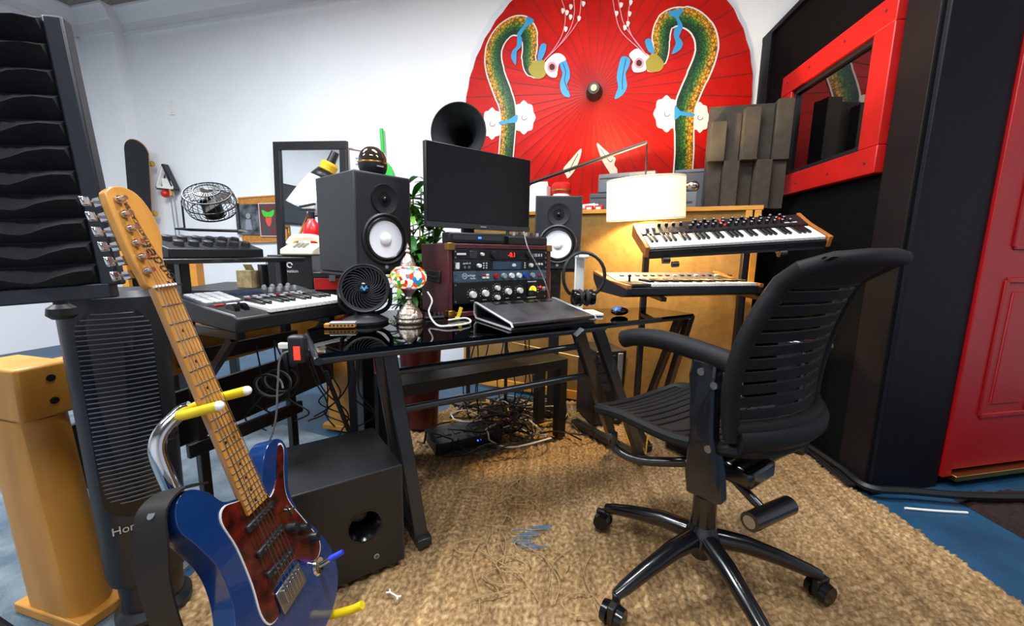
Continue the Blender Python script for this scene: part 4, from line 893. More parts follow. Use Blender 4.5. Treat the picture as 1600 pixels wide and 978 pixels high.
CT = lambda x, y=.1, z=0.: TM[ctr.name] @ Vector((x, y, GTOP+.001+z))
def ct_px(px, y): # local x on the counter top under image column px, at local depth y
    lo, hi = 0., gl+.3
    for _ in range(40):
        m = (lo+hi)/2
        if proj(CT(m, y))[0] < px: lo = m
        else: hi = m
    return lo
def onctr(px, y): return CT(ct_px(px, y), y)
GREYB = mat('grey_box', '#5b6068', .5); GREYD = mat('grey_case', '#44484f', .55)
t = thing('white_carton', 'small white carton beside the red and white tin on the counter', 'box', fr(onctr(843, .12), gaz) @ Matrix.Scale(1.75, 4))
part('carton', WHITE, t, lambda b: b.box((0, 0, .05), (.07, .05, .1)), bevel=.002); part('flap', WHITE, t, lambda b: b.box((0, -.01, .107), (.07, .002, .018), None, Matrix.Rotation(.5, 3, 'X')))
t = thing('wood_block', 'yellow wooden block at the end of the counter behind the studio monitor', 'block', fr(onctr(838, .25)-Vector((.0, 0, 0)), gaz) @ Matrix.Scale(1.8, 4))
part('block', PINE, t, lambda b: b.box((-.03, .03, .035), (.1, .05, .07)), bevel=.003); part('knot', OAK, t, lambda b: b.cyl((-.03, .0045, .04), (-.03, .0055, .04), .008, n=10))
t = thing('red_tin', 'round red and white tin jar on the counter beside the white carton', 'jar', fr(onctr(876, .12), gaz) @ Matrix.Scale(1.7, 4))
RW_ = mat('red_white', '#c81c18', .4)
part('jar', WHITE, t, lambda b: b.lathe([(.034, 0), (.036, .01), (.036, .06), (.03, .07)], 24)); part('lid', RW_, t, lambda b: b.lathe([(.034, .07), (.038, .08), (.038, .105), (.03, .112), (.0005, .113)], 24))
part('label_band', RW_, t, lambda b: b.lathe([(.0365, .02), (.0368, .022), (.0368, .035), (.0365, .037)], 24, None, False)); part('rim', GOLD, t, lambda b: b.lathe([(.0385, .078), (.039, .081), (.0385, .084)], 24, None, False))
t = thing('white_tube', 'white plastic tube lying on the counter beside the red packets', 'tube', fr(onctr(910, .06), gaz) @ Matrix.Scale(1.4, 4))
part('tube', WHITE, t, lambda b: b.cyl((-.03, 0, .013), (.05, .03, .022), .012, .014, n=14)); part('cap', SILVER, t, lambda b: b.cyl((.05, .03, .022), (.064, .035, .0235), .011, n=12))
for i, px in enumerate((921, 936)):
    t = thing('red_packet', 'small red packet on the counter, ' + ('beside the white tube' if i == 0 else 'beside the lamp shade'), 'packet', fr(onctr(px, .04), gaz+6*i), 'red packets on the counter')
    part('packet', RW_, t, lambda b: b.box((0, 0, .014), (.05, .035, .028)), bevel=.003); part('label', WHITE, t, lambda b: b.box((.0, -.0178, .01), (.03, .001, .014)))
for i, (px, y, sz) in enumerate(((990, .25, (.22, .14, .045)), (998, .25, (.16, .12, .05)))):
    p = onctr(982, .3)
    t = thing('grey_case', 'flat grey case on the counter behind the lamp shade, ' + ('bottom of its stack' if i == 0 else 'top of its stack'), 'box', fr(p+Vector((0, 0, i*.122)), gaz+4*i) @ Matrix.Scale(2.0, 4), 'stacked grey cases')
    part('case', (GREYD, GREYB)[i], t, lambda b: b.box((0, 0, .03), (.24-.06*i, .14, .06)), bevel=.004); part('label', WHITE, t, lambda b: b.box((.04, -.0708, .03), (.05, .001, .03)))
    part('lid_seam', BLK, t, lambda b: b.box((0, -.0703, .045), (.23-.06*i, .001, .003)))
t = thing('amplifier_box', 'blue grey metal box at the right end of the counter', 'box', fr(onctr(1064, .1), gaz))
part('case', GREYB, t, lambda b: b.box((0, 0, .045), (.16, .12, .09)), bevel=.004); part('knob', SILVER, t, lambda b: b.cyl((-.05, -.06, .065), (-.05, -.07, .065), .008, n=12)); part('face_strip', DKGREY, t, lambda b: b.box((.02, -.0605, .03), (.08, .001, .012)))
t = thing('grey_binder', 'wide grey box standing behind the blue grey metal box', 'box', fr(onctr(1084, .36), gaz) @ Matrix.Diagonal((1, 1, 1.55, 1)))
part('case', GREYD, t, lambda b: b.box((0, 0, .08), (.26, .08, .16)), bevel=.003); part('lid', GREYB, t, lambda b: b.box((0, -.002, .165), (.262, .084, .012)), bevel=.002)
p = onctr(1072, .1)
t = thing('chrome_bell', 'round chrome bell lying on the blue grey metal box', 'bell', fr(p+Vector((.02, 0, .0915)), gaz))
part('bell', mat('nickel', '#b5ada0', .2, metal=1), t, lambda b: b.ball((0, 0, .036), .036, None, 18, (1.25, .9, 1))); part('stud', GOLD, t, lambda b: b.cyl((-.01, -.03, .03), (-.012, -.042, .028), .006, n=10))
t = thing('brass_horn', 'small tan horn lying on the blue grey metal box beside the chrome bell', 'horn', fr(p+Vector((-.06, -.01, .0915)), gaz))
part('bell', mat('tan_horn', '#b3834a', .5), t, lambda b: b.lathe([(.012, 0), (.014, .03), (.02, .06), (.034, .075)], 18, Matrix.Translation((.01, 0, .034)) @ Matrix.Rotation(-1.35, 4, 'Y'), False), solid=.003)
part('mouthpiece', BLK, t, lambda b: b.cyl((.01, 0, .03), (.035, 0, .024), .011, n=12))
# skyline diffuser of dark foam fins, two rows, standing on the counter against the booth
df = thing('acoustic_diffuser', 'dark brown foam fin diffuser in two rows between the counter and the booth', 'acoustic panel', fr(D(1166, 316, 2.36)*1., 14))
M_DF = mat('brown_foam', '#3b352d', .95, var=.15, vs=20, bump=.3, bs=200)
bs_w = .42
dfz = GTOP+.002-TM[df.name].translation.z
part('backing', M_DF, df, lambda b: b.box((-.0, .14, dfz+.30), (bs_w, .02, .6)))
for j in range(2):
    for i, (dep, hgt_) in enumerate(((.09, .22), (.05, .27), (.1, .285), (.045, .31), (.08, .325))):
        h0 = dfz+.001 if j == 0 else dfz+.272
        hh = .27 if j == 0 else hgt_
        dp = dep if j else .14-dep
        part('foam_fin', M_DF, df, lambda b: b.box((-bs_w/2+bs_w*(i+.5)/5, .13-dp/2, h0+hh/2), (bs_w/5-.004, dp, hh)), bevel=.002)
# ================================================================ HANGING DRUM LAMP
LC = D(1008, 312, 2.24)
arc = thing('arc_lamp', 'black arc lamp with a lit white drum shade over the synthesizers', 'lamp', Matrix.Translation((-.02, 2.5, .027)))
M_SH = mat('lamp_shade', '#f3e6c8', .8, emit='#ffe2a6', es=.7)
TL_ = Matrix.Translation(LC) @ Matrix.Rotation(math.radians(-4), 4, 'Y') @ Matrix.Rotation(math.radians(3), 4, 'X')
SR, SHH = .205, .108
def shade(b): b.lathe([(SR, -SHH), (SR, -SHH+.012), (SR*.985, SHH-.012), (SR*.985, SHH)], 48, TL_, False)
wpart('shade', M_SH, arc, shade, solid=.002)
for z in (-SHH+.004, SHH-.004): wpart('shade_rim', mat('shade_trim', '#d8d0be', .7), arc, lambda b: b.tube([TL_ @ Vector((SR*(1 if z < 0 else .985)*math.cos(a), SR*(1 if z < 0 else .985)*math.sin(a), z)) for a in [i*2*math.pi/48 for i in range(48)]], .004, 5, True))
wpart('spider', STEEL, arc, lambda b: [b.cyl(TL_ @ Vector((0, 0, .07)), TL_ @ Vector((SR*.97*math.cos(a), SR*.97*math.sin(a), .07)), .002, n=6) for a in (0, 2.1, 4.2)])
wpart('bulb', mat('bulb', '#fff2d8', .3, emit='#ffd590', es=25), arc, lambda b: b.ball(TL_ @ Vector((0, 0, .06)), .02))
at = D(1011, 222, 2.22); aj = D(830, 286, 2.38); af = Vector((-.02, 2.5, 0))
top_ = TL_ @ Vector((0, 0, .07))
wpart('drop_rod', BLKM, arc, lambda b: b.cyl(top_+Vector((0, 0, -.06)), at, .005, n=10))
aend = at+(aj-at)*1.22
wpart('arm', BLKM, arc, lambda b: b.cyl(at, aend, .009, n=12))
wpart('pole', BLKM, arc, lambda b: b.cyl((aend.x, aend.y, .04), (aend.x, aend.y, aend.z+.02), .011, n=12))
wpart('base', BLKM, arc, lambda b: b.cyl((aend.x, aend.y, 0.027), (aend.x, aend.y, .05), .12, n=28))
l = bpy.data.lights.new('bulb_light', 'POINT'); l.energy = 55; l.color = (1, .72, .36); l.shadow_soft_size = .035
lo = bpy.data.objects.new('bulb_light', l); COL.objects.link(lo); lo.location = TL_ @ Vector((0, 0, .035)); 
l = bpy.data.lights.new('mosaic_light', 'POINT'); l.energy = 1.0; l.color = (1, .55, .2); l.shadow_soft_size = .06
lo = bpy.data.objects.new('mosaic_light', l); COL.objects.link(lo); lo.location = (lp.x, lp.y, DZ+.17)
MATS['mosaic_glass'].node_tree.nodes['Principled BSDF'].inputs['Transmission Weight'].default_value = 0
# ================================================================ TWO KEYBOARDS ON THE RIGHT
def keys(t, x0, x1, y0, z0, n, start, ln=.13, bl=.085):
    kw = (x1-x0)/n
    wk = part('white_key', kwt, t, lambda b: b.box((0, ln/2, 0), (kw-.0012, ln, .014)), bevel=.0015)
    bk = part('black_key', kbl, t, lambda b: b.box((0, bl/2, 0), (kw*.55, bl, .012)), bevel=.002)
    fb = True
    for k in range(n):
        o = wk if k == 0 else copy(wk, t)
        o.location = (x0+kw*(k+.5), y0, z0)
        if (k+start) % 7 not in (2, 6) and k < n-1:
            o = bk if fb else copy(bk, t)
            fb = False; o.location = (x0+kw*(k+1), y0+ln-bl, z0+.011)
S1, S2 = D(1007, 402, 1.86), D(1296, 385, 1.82); v = S2-S1; sl_ = v.length
xa = v.normalized(); ya_ = Vector((-xa.y, xa.x, 0)).normalized(); til = math.radians(24)
za = xa.cross(ya_); yb = (ya_*math.cos(til)+za*math.sin(til)).normalized(); zb = xa.cross(yb)
SM = Matrix.Translation(S1) @ Matrix((xa, yb, zb)).transposed().to_4x4()
syn = thing('synthesizer', 'black synthesizer with wooden ends and rows of knobs on the upper stand tier', 'synthesizer', SM)
SDp, SHt = .26, .075
for x in (.009, sl_-.009): part('wooden_cheek', mat('walnut_end', '#a8662c', .4, col2='#8f5422', vs=6), syn, lambda b: b.prism([(-.004, 0), (-.004, .05), (.16, .054), (SDp, .068), (SDp, 0)], x-.009, x+.009, YZ), bevel=.002)
part('case', BLK, syn, lambda b: b.prism([(0, .002), (0, .03), (.15, .03), (.15, .05), (SDp-.003, .061), (SDp-.003, .002)], .019, sl_-.019, YZ), bevel=.002)
part('control_panel', mat('synth_panel', '#1c1a1f', .4), syn, lambda b: b.prism([(.152, .0505), (.152, .0525), (SDp-.008, .063), (SDp-.008, .061)], .022, sl_-.022, YZ))
keys(syn, .024, sl_-.024, .008, .04, 36, 0)
kpos = [(.3, .2), (.34, .2), (.38, .2), (.12, .24), (.155, .24), (.19, .24), (.225, .24)]
for i in range(17): kpos.append((.26+.036*i, .19))
for i in range(16): kpos.append((.28+.036*i, .225))
for i in range(12): kpos.append((.3+.045*i, .262))
kk = part('knob', BLKG, syn, lambda b: b.lathe([(.0085, 0), (.008, .014), (.006, .016), (.0005, .016)], 12))
kc = part('knob_cap', SILVER, kk, lambda b: b.lathe([(.0055, .016), (.005, .0172), (.0005, .0174)], 10))
def spz(y): return .0525+(y-.152)*.0105/(SDp-.16)
kpos = [(x, .152+(y-.152)*.76) for x, y in kpos]
for i, (x, y) in enumerate(kpos[3:]):
    if x > sl_-.09: continue
    if i == 0: kk.location = (x, y, spz(y)); continue
    o = copy(kk, syn); o.location = (x, y, spz(y)); c_ = copy(kc, o)
for x in (.05, .08): part('wheel', DKGREY, syn, lambda b: b.cyl((x, .19, .05), (x+.012, .19, .05), .018, n=18))
for x, y in ((.42, .222), (.43, .195), (.7, .222), (.425, .242)): part('lit_button', LEDR, syn, lambda b: b.cyl((x, y, spz(y)), (x, y, spz(y)+.003), .004, n=8))
bar(.06, .007, LEDW, syn, Matrix.Translation((sl_-.09, .175, .0556)) @ Matrix.Rotation(.11, 4, 'X'), 'logo')
# lower keyboard
E1 = D(985, 466, 1.74); EAZ = -17
LKM = fr((E1.x, E1.y, E1.z), EAZ, 2)
lk = thing('stage_keyboard', 'grey keyboard with a wooden end on the lower stand tier', 'keyboard', LKM)
ELEN = .72
M_GT = mat('keyboard_blue_grey', '#4a5260', .4)
part('case', BLK, lk, lambda b: b.prism([(0, .012), (0, .045), (.14, .05), (.30, .085), (.31, .06), (.26, .0), (.03, .0)], .0, ELEN, YZ), bevel=.003)
part('control_panel', M_GT, lk, lambda b: b.prism([(.15, .0525), (.15, .0545), (.295, .0865), (.295, .0835)], .03, ELEN-.03, YZ))
for x in (-.012, ELEN+.012): part('wooden_cheek', MATS['walnut_end'], lk, lambda b: b.prism([(-.004, .04), (-.004, .058), (.15, .064), (.305, .095), (.31, .08)], x-.012, x+.012, YZ), bevel=.002)
for x in (-.012, ELEN+.012): part('end_block', BLK, lk, lambda b: b.prism([(-.004, .012), (-.004, .04), (.31, .08), (.3, .05), (.25, .0), (.03, 0)], x-.012, x+.012, YZ), bevel=.002)
part('front_block', DKGREY, lk, lambda b: b.box((.055, .07, .056), (.1, .13, .012)), bevel=.002)
keys(lk, .11, ELEN-.01, .004, .055, 31, 0)
part('joystick', BLKG, lk, lambda b: [b.cyl((.06, .11, .06), (.06, .11, .085), .005, n=10), b.ball((.06, .11, .088), .008, n=10)])
for i in range(16): part('slider_button', (DKGREY, LEDW, RK)[i % 3 if i % 4 else 0], lk, lambda b: b.box((.1+.045*i, .24, .0765), (.02, .012, .006), None, Matrix.Rotation(.22, 3, 'X')))
# their stand
k0_ = SM @ Vector((.1, .17, 0)); k1_ = SM @ Vector((sl_-.2, .17, 0))
ks = thing('double_keyboard_stand', 'black two tier stand carrying the synthesizer and the grey keyboard', 'stand', Matrix.Translation((k0_.x, k0_.y+.22, 0)))
dirx = Vector((xa.x, xa.y, 0)).normalized(); diry = Vector((-dirx.y, dirx.x, 0))
for base, tx in ((k0_, .1), (k1_, sl_-.2)):
    q = Vector((base.x, base.y, .0))+diry*.16
    ab = SM @ Vector((tx, .0, -.0205)); at_ = SM @ Vector((tx, .26, -.0205))
    wpart('column', BLKM, ks, lambda b: b.box((q.x, q.y, (at_.z)/2+.02), (.03, .03, at_.z-.06)), bevel=.002)
    wpart('foot', BLKM, ks, lambda b: b.beam(q-diry*.28+Vector((0, 0, .043)), q+diry*.06+Vector((0, 0, .043)), .035, .03), bevel=.003)
    wpart('upper_arm', BLKM, ks, lambda b: b.beam(ab, at_, .025, .02), bevel=.002)
    wpart('arm_stop', BLKM, ks, lambda b: b.cyl(ab-xa*.016, ab+xa*.016, .017, n=14))
    lz = E1.z-.014
    wpart('lower_arm', BLKM, ks, lambda b: b.beam(Vector((q.x, q.y, lz)), Vector((q.x, q.y, lz))-diry*.34, .025, .02), bevel=.002)
wpart('front_bar', BLKM, ks, lambda b: b.beam(SM @ Vector((.02, .012, -.008)), SM @ Vector((sl_-.02, .012, -.008)), .014, .014))
wpart('clamp', BLKM, ks, lambda b: b.cyl(SM @ Vector((.13, -.0, -.045)), SM @ Vector((.16, -.0, -.045)), .014, n=14))
# ================================================================ PARASOL ON THE WALL
PC = WALL(928, 139, .40)
PN = WN.copy()
PX = WD.copy(); PY = Vector((0, 0, 1))
PAM = Matrix.Translation(PC-PN*.36) @ Matrix((PX, PY, PN)).transposed().to_4x4()
pa = thing('paper_parasol', 'huge open red paper parasol painted with two serpents on the white wall', 'parasol', PAM)
PR, PA = 1.06, .30
M_PR = mat('parasol_red', '#b00c05', .5, vs=5, col2='#bd1408', bump=.1, bs=40, spec=.25)
NR = 44
def pz(x, y): return PA*max(0, 1-math.hypot(x, y)/PR)
def canopy(b):
    n = NR*4; rows = 10
    for j in range(rows+1):
        r = .03+(PR-.03)*j/rows
        for i in range(n):
            a = 2*math.pi*i/n; s = .0025*(1-math.cos(2*math.pi*i/4))*j/rows
            sc2 = 1-.004*(1-math.cos(2*math.pi*i/4))/2*(j == rows)
            b.v.append(Vector((r*sc2*math.cos(a), r*sc2*math.sin(a), PA*(1-r/PR)-s)))
    b.f = [(j*n+i, j*n+(i+1) % n, (j+1)*n+(i+1) % n, (j+1)*n+i) for j in range(rows) for i in range(n)]
    b.f = [f[::-1] for f in b.f]
part('canopy', M_PR, pa, canopy)
rb = part('rib', mat('rib_dark_red', '#6b1810', .6), pa, lambda b: b.beam((.05, 0, PA*.95+.001), (PR*.995, 0, .0025), .0045, .003))
for i in range(NR):
    o = rb if i == 0 else copy(rb, pa)
    o.rotation_euler = (0, 0, 2*math.pi*i/NR)
part('cap', BLK, pa, lambda b: b.lathe([(.056, PA-.02), (.054, PA+.01), (.044, PA+.06), (.036, PA+.075), (.0005, PA+.076)], 24))
part('cap_tip', mat('pale_wood', '#d8bf88', .5), pa, lambda b: b.cyl((0, 0, PA+.075), (0, 0, PA+.084), .02, n=16))
part('cap_collar', OAK, pa, lambda b: b.tube([(.05*math.cos(a), .05*math.sin(a), PA-.014) for a in [i*.3927 for i in range(16)]], .006, 6, True))
part('shaft', OAK, pa, lambda b: b.cyl((0, 0, -.0), (0, 0, PA), .014, n=12))
PIV = PAM.inverted()
def pxy(px, py):                                            # pixel -> point on the painted cone
    z = .15
    for _ in range(6):
        o = PAM @ Vector((0, 0, z)); q = PIV @ PL(px, py, o, PN); z = pz(q.x, q.y)
    return q.x, q.y
def lay(pts, h): return [Vector((x, y, pz(x, y)+h)) for x, y in pts]
A_ = lambda x, y: pxy(700+x/3.622, y/3.622)
B_ = lambda x, y: pxy(920+x/3.624, y/3.624)
def rr_sub(pts, k=3):
    out = []
    for i in range(len(pts)):
        a, b = pts[i], pts[(i+1) % len(pts)]
        out += [(a[0]+(b[0]-a[0])*t/k, a[1]+(b[1]-a[1])*t/k) for t in range(k)]
    return out
def patch(name, m, F, pts, h, parent=None, sm=True):        # painted area: fan of triangles hugging the cone
    P = [F(*p) for p in (smooth(pts, 4) if sm else rr_sub(pts))]; cx_ = sum(p[0] for p in P)/len(P); cy_ = sum(p[1] for p in P)/len(P); n = len(P)
    b = MB(); ring = lay(P, h); mid_ = lay([((p[0]+cx_)/2, (p[1]+cy_)/2) for p in P], h); c_ = lay([(cx_, cy_)], h)
    b.add(ring+mid_+c_, [(i, (i+1) % n, n+(i+1) % n, n+i) for i in range(n)]+[(n+i, n+(i+1) % n, 2*n) for i in range(n)])
    return b.build(name, m, parent or pa)
def ribbon(name, m, F, path, hw, h, side=1, n=5, parent=None):
    P = [Vector((*F(*p), 0)) for p in path]; sub_ = bez(P, n); N_ = len(sub_); b = MB(); uv = []
    wl_ = [hw[min(len(hw)-1, i*(len(hw)-1)//max(1, N_-1))] for i in range(N_)] if isinstance(hw, list) else [hw]*N_
    ln = 0; K = 8
    for i, p in enumerate(sub_):
        t = (sub_[min(N_-1, i+1)]-sub_[max(0, i-1)]).normalized(); s = Vector((-t.y, t.x, 0))*side
        if i: ln += (p-sub_[i-1]).length
        for k in range(K+1):
            q = p+s*wl_[i]*(2*k/K-1); b.v.append(Vector((q.x, q.y, pz(q.x, q.y)+h))); uv.append((ln, k/K))
    b.f = [(i*(K+1)+k, i*(K+1)+k+1, (i+1)*(K+1)+k+1, (i+1)*(K+1)+k) for i in range(N_-1) for k in range(K)]
    b.uv = uv; return b.build(name, m, parent or pa)
M_SC = mat('painted_scales', '#2a6a30', .5); nt = M_SC.node_tree; N = nt.nodes; L = nt.links
tc = N.new('ShaderNodeTexCoord'); sx = N.new('ShaderNodeSeparateXYZ'); L.new(tc.outputs['UV'], sx.inputs[0])
cr = N.new('ShaderNodeValToRGB'); L.new(sx.outputs[1], cr.inputs[0])
for i, (p, h) in enumerate(((.0, '#d98a14'), (.22, '#e0a01c'), (.42, '#6e8a24'), (.6, '#1f6a2c'), (.85, '#12401f'))):
    e = cr.color_ramp.elements[0] if i == 0 else cr.color_ramp.elements.new(p); e.position = p; e.color = lin(h)
cr.color_ramp.elements[-1].color = lin('#0f3a1c')
mp = N.new('ShaderNodeMapping'); mp.inputs['Scale'].default_value = (45, 6.5, 1); L.new(tc.outputs['UV'], mp.inputs[0])
vo = N.new('ShaderNodeTexVoronoi'); vo.feature = 'DISTANCE_TO_EDGE'; vo.inputs['Scale'].default_value = 1; vo.inputs['Randomness'].default_value = .75; L.new(mp.outputs[0], vo.inputs['Vector'])
r2 = N.new('ShaderNodeValToRGB'); r2.color_ramp.elements[0].color = (.12, .12, .08, 1); r2.color_ramp.elements[0].position = .02; r2.color_ramp.elements[1].color = (1, 1, 1, 1); r2.color_ramp.elements[1].position = .16; L.new(vo.outputs['Distance'], r2.inputs[0])
mx = N.new('ShaderNodeMix'); mx.data_type = 'RGBA'; mx.blend_type = 'MULTIPLY'; mx.inputs[0].default_value = 1; L.new(cr.outputs[0], mx.inputs[6]); L.new(r2.outputs[0], mx.inputs[7]); L.new(mx.outputs[2], N['Principled BSDF'].inputs['Base Color'])
PW = mat('paint_white', '#e6dcd6', .5); PB = mat('paint_blue', '#2f8fc4', .5); PP = mat('paint_pink', '#d88a96', .5); PK = mat('paint_dark', '#3a0c14', .5)
lpth = [(325, 960), (327, 900), (335, 800), (342, 700), (335, 600), (308, 520), (275, 430), (256, 340), (266, 260), (308, 190), (370, 148), (428, 155), (458, 200), (464, 270), (458, 330), (470, 380), (505, 408), (545, 395)]
rpth = [(530, 1000), (535, 940), (540, 860), (540, 780), (540, 690), (547, 600), (576, 520), (616, 430), (653, 340), (668, 260), (650, 182), (600, 124), (540, 98), (480, 100), (430, 135), (410, 200), (410, 270), (398, 330), (370, 368), (335, 365)]
u_ = .0044                                                  # metres per crop pixel on the canopy, about
for F, pth, sd in ((A_, lpth, 1), (B_, rpth, -1)):
    hwb = [x*u_*.31 for x in (44, 44, 46, 48, 50, 52, 50, 44, 40, 36, 30, 24)]
    ribbon('painted_border', PW, F, pth, [x*1.16 for x in hwb], .0040, -sd)
    ribbon('painted_serpent', M_SC, F, pth, hwb, .0052, -sd)
for F, cl in ((A_, [(250, 700, 55, 85), (430, 665, 62, 90)]), (B_, [(440, 645, 70, 98), (628, 665, 52, 82)])):
    for cx_, cy_, rx, ry in cl:
        patch('painted_cloud', PW, F, [(cx_+rx*(1+.07*math.cos(8*a))*math.cos(a), cy_+ry*(1+.07*math.cos(8*a))*math.sin(a)) for a in [i*2*math.pi/32 for i in range(32)]], .0030)
        ribbon('cloud_curl', PK, F, [(cx_+18*math.cos(a)*(1-.1*a), cy_+18*math.sin(a)*(1-.1*a)) for a in [i*.6 for i in range(8)]], .002, .0046)
for F, nm, pts in ((A_, 'painted_feather', [(635, 345), (665, 342), (686, 390), (690, 440), (672, 490), (692, 550), (650, 538), (634, 480), (648, 420), (636, 380)]),
                   (A_, 'painted_tuft', [(530, 252), (556, 255), (550, 300), (527, 345), (508, 340), (515, 290)]),
                   (A_, 'painted_tie', [(395, 196), (420, 220), (412, 270), (388, 300), (386, 370), (360, 330), (366, 290), (394, 255)]),
                   (A_, 'painted_tie', [(392, 195), (432, 140), (450, 98), (488, 122), (440, 160), (412, 204)]),
                   (A_, 'painted_tie', [(292, 690), (345, 678), (392, 650), (388, 692), (340, 698), (298, 708)]),
                   (B_, 'painted_feather', [(190, 322), (232, 335), (226, 380), (208, 420), (216, 490), (190, 540), (145, 562), (166, 500), (158, 440), (170, 370)]),
                   (B_, 'painted_tuft', [(318, 235), (345, 222), (366, 270), (366, 306), (335, 290)]),
                   (B_, 'painted_tie', [(492, 158), (530, 162), (506, 200), (531, 245), (516, 285), (468, 309), (492, 258), (480, 200)]),
                   (B_, 'painted_tie', [(443, 76), (525, 52), (532, 70), (505, 90), (532, 150), (510, 172), (492, 108)]),
                   (B_, 'painted_tie', [(488, 598), (512, 628), (592, 643), (588, 662), (505, 656), (484, 684)])):
    patch(nm, PB, F, pts, .0066)
    cx_ = sum(p[0] for p in pts)/len(pts); cy_ = sum(p[1] for p in pts)/len(pts)
    if nm == 'painted_feather': ribbon('feather_line', PK, F, [(pts[0][0]*.5+pts[1][0]*.5, pts[0][1]+14), (cx_+6, cy_-30), (cx_, cy_+20), (pts[5][0]*.6+cx_*.4, pts[5][1]*.7+cy_*.3)], .0022, .0078)
for F, head, jaw, eye in ((A_, [(555, 350), (600, 308), (642, 308), (668, 340), (632, 360), (622, 400), (612, 440), (572, 432), (548, 392)], [(455, 395), (490, 350), (545, 345), (560, 400), (540, 440), (495, 445)], (590, 382)),
                          (B_, [(228, 312), (270, 278), (312, 298), (342, 322), (322, 350), (322, 400), (260, 412), (243, 380), (250, 350)], [(315, 330), (380, 310), (425, 360), (400, 405), (340, 405), (315, 370)], (284, 360))):
    patch('painted_jaw', mat('paint_olive', '#9a8a2c', .5), F, jaw, .0060); patch('painted_head', PW, F, head, .0072)
    patch('painted_eye', PP, F, [(eye[0]+27*math.cos(a), eye[1]+30*math.sin(a)) for a in [i*.6283 for i in range(10)]], .0080); patch('painted_pupil', PK, F, [(eye[0]+16*math.cos(a), eye[1]+18*math.sin(a)) for a in [i*.6283 for i in range(10)]], .0088)
for F, paths, dots in ((A_, [[(545, 345), (600, 280), (650, 190), (665, 80), (640, -10)], [(545, 345), (620, 270), (690, 170), (715, 80), (712, -10)], [(545, 345), (650, 240), (720, 150), (745, 90), (755, -10)]], [(668, 168), (695, 100), (743, 108), (675, 75), (768, 25), (652, 65), (697, 42)]),
                       (B_, [[(330, 320), (190, 190), (150, 80), (135, -10)], [(330, 320), (210, 160), (178, 60), (165, -10)], [(330, 320), (240, 200), (222, 100), (240, -10)]], [(222, 138), (232, 82), (158, 80), (184, 32), (238, 18), (205, 160)])):
    for p in paths: ribbon('painted_antenna', PP, F, p, .0032, .0076)
    for x, y in dots: patch('painted_bud', PW, F, [(x-8, y-14), (x+9, y-10), (x+7, y+6), (x-3, y+17), (x-9, y+4)], .0084)
W1 = lambda x, y: pxy(820+x/4.075, 200+y/4.075)
for pts in ([(358, 132), (352, 190), (318, 270), (275, 320), (262, 300), (245, 262), (290, 205)], [(458, 98), (500, 130), (545, 170), (578, 195), (570, 235), (590, 270), (578, 340), (530, 270), (490, 200)]):
    patch('painted_wing', mat('paint_cream', '#e8dcc0', .5), W1, pts, .0040)
    cx_ = sum(p[0] for p in pts)/len(pts); cy_ = sum(p[1] for p in pts)/len(pts)
    ribbon('wing_line', PK, W1, [(pts[0][0]*.7+cx_*.3, pts[0][1]*.7+cy_*.3), (cx_, cy_), (pts[3][0]*.6+cx_*.4, pts[3][1]*.6+cy_*.4)], .0025, .0056)
# ================================================================ GRAMOPHONE HORN behind the display
hc = D(716, 206, 2.28)
gh = thing('gramophone_horn', 'large black gramophone horn on a slim stand behind the computer display', 'horn', Matrix.Translation((hc.x, hc.y+.12, 0)))
HM = Matrix.Translation(hc) @ Matrix.Rotation(math.radians(-6), 4, 'Z') @ Matrix.Rotation(math.pi/2, 4, 'X')
M_HORN = mat('horn_black', '#15171a', .38)
wpart('bell', M_HORN, gh, lambda b: b.lathe([(.15, 0), (.147, -.003), (.12, -.03), (.09, -.06), (.065, -.1), (.05, -.15), (.042, -.2)], 40, HM, False), solid=.003)
wpart('bell_rim', M_HORN, gh, lambda b: b.tube([HM @ Vector((.15*math.cos(a), .15*math.sin(a), 0)) for a in [i*2*math.pi/40 for i in range(40)]], .004, 6, True))
wpart('throat', mat('throat_dark', '#040404', .9, spec=.05), gh, lambda b: b.lathe([(.052, -.145), (.0005, -.15)], 24, HM, False))
e0 = HM @ Vector((0, 0, -.2))
wpart('elbow', M_HORN, gh, lambda b: b.tube(bez([e0, e0+Vector((0, .05, -.02)), e0+Vector((0, .07, -.12)), Vector((e0.x, e0.y+.07, .95))], 5), .03, 14, rr=[.042-.0016*i for i in range(16)]))
wpart('stand_pole', BLKM, gh, lambda b: b.cyl((e0.x, e0.y+.07, .04), (e0.x, e0.y+.07, .97), .014, n=14))
wpart('stand_base', BLKM, gh, lambda b: b.lathe([(.12, .0), (.12, .012), (.03, .03)], 28, Matrix.Translation((e0.x, e0.y+.07, .027))))
# ================================================================ LEAFY PLANT in a dark red planter
pl0 = Vector((-.51, 2.17, .027))
plant = thing('potted_plant', 'leafy green bamboo plant in a dark red pot behind the desk', 'plant', Matrix.Translation(pl0))
part('pot', mat('dark_red_pot', '#4a0e10', .35), plant, lambda b: b.lathe([(.08, 0), (.09, .01), (.115, .45), (.12, .5), (.105, .5), (.1, .44)], 28))
part('soil', mat('soil', '#241a12', 1), plant, lambda b: b.cyl((0, 0, .43), (0, 0, .45), .1, n=20))
M_LF = [mat('leaf_green', '#2f6a24', .4, var=.3, vs=10), mat('leaf_light', '#6a9a3a', .4, var=.3, vs=10)]
def leaf(b):
    n = 5
    for i in range(n+1):
        t = i/n; w_ = .017*math.sin(math.pi*min(1, t*.92+.06))**.8; z = .02*math.sin(t*2.4)-.035*t*t
        for s in (-1, 0, 1): b.v.append(Vector((s*w_, .13*t, z+abs(s)*.004)))
    b.f = [f for i in range(n) for f in ((3*i, 3*i+1, 3*i+4, 3*i+3), (3*i+1, 3*i+2, 3*i+5, 3*i+4))]
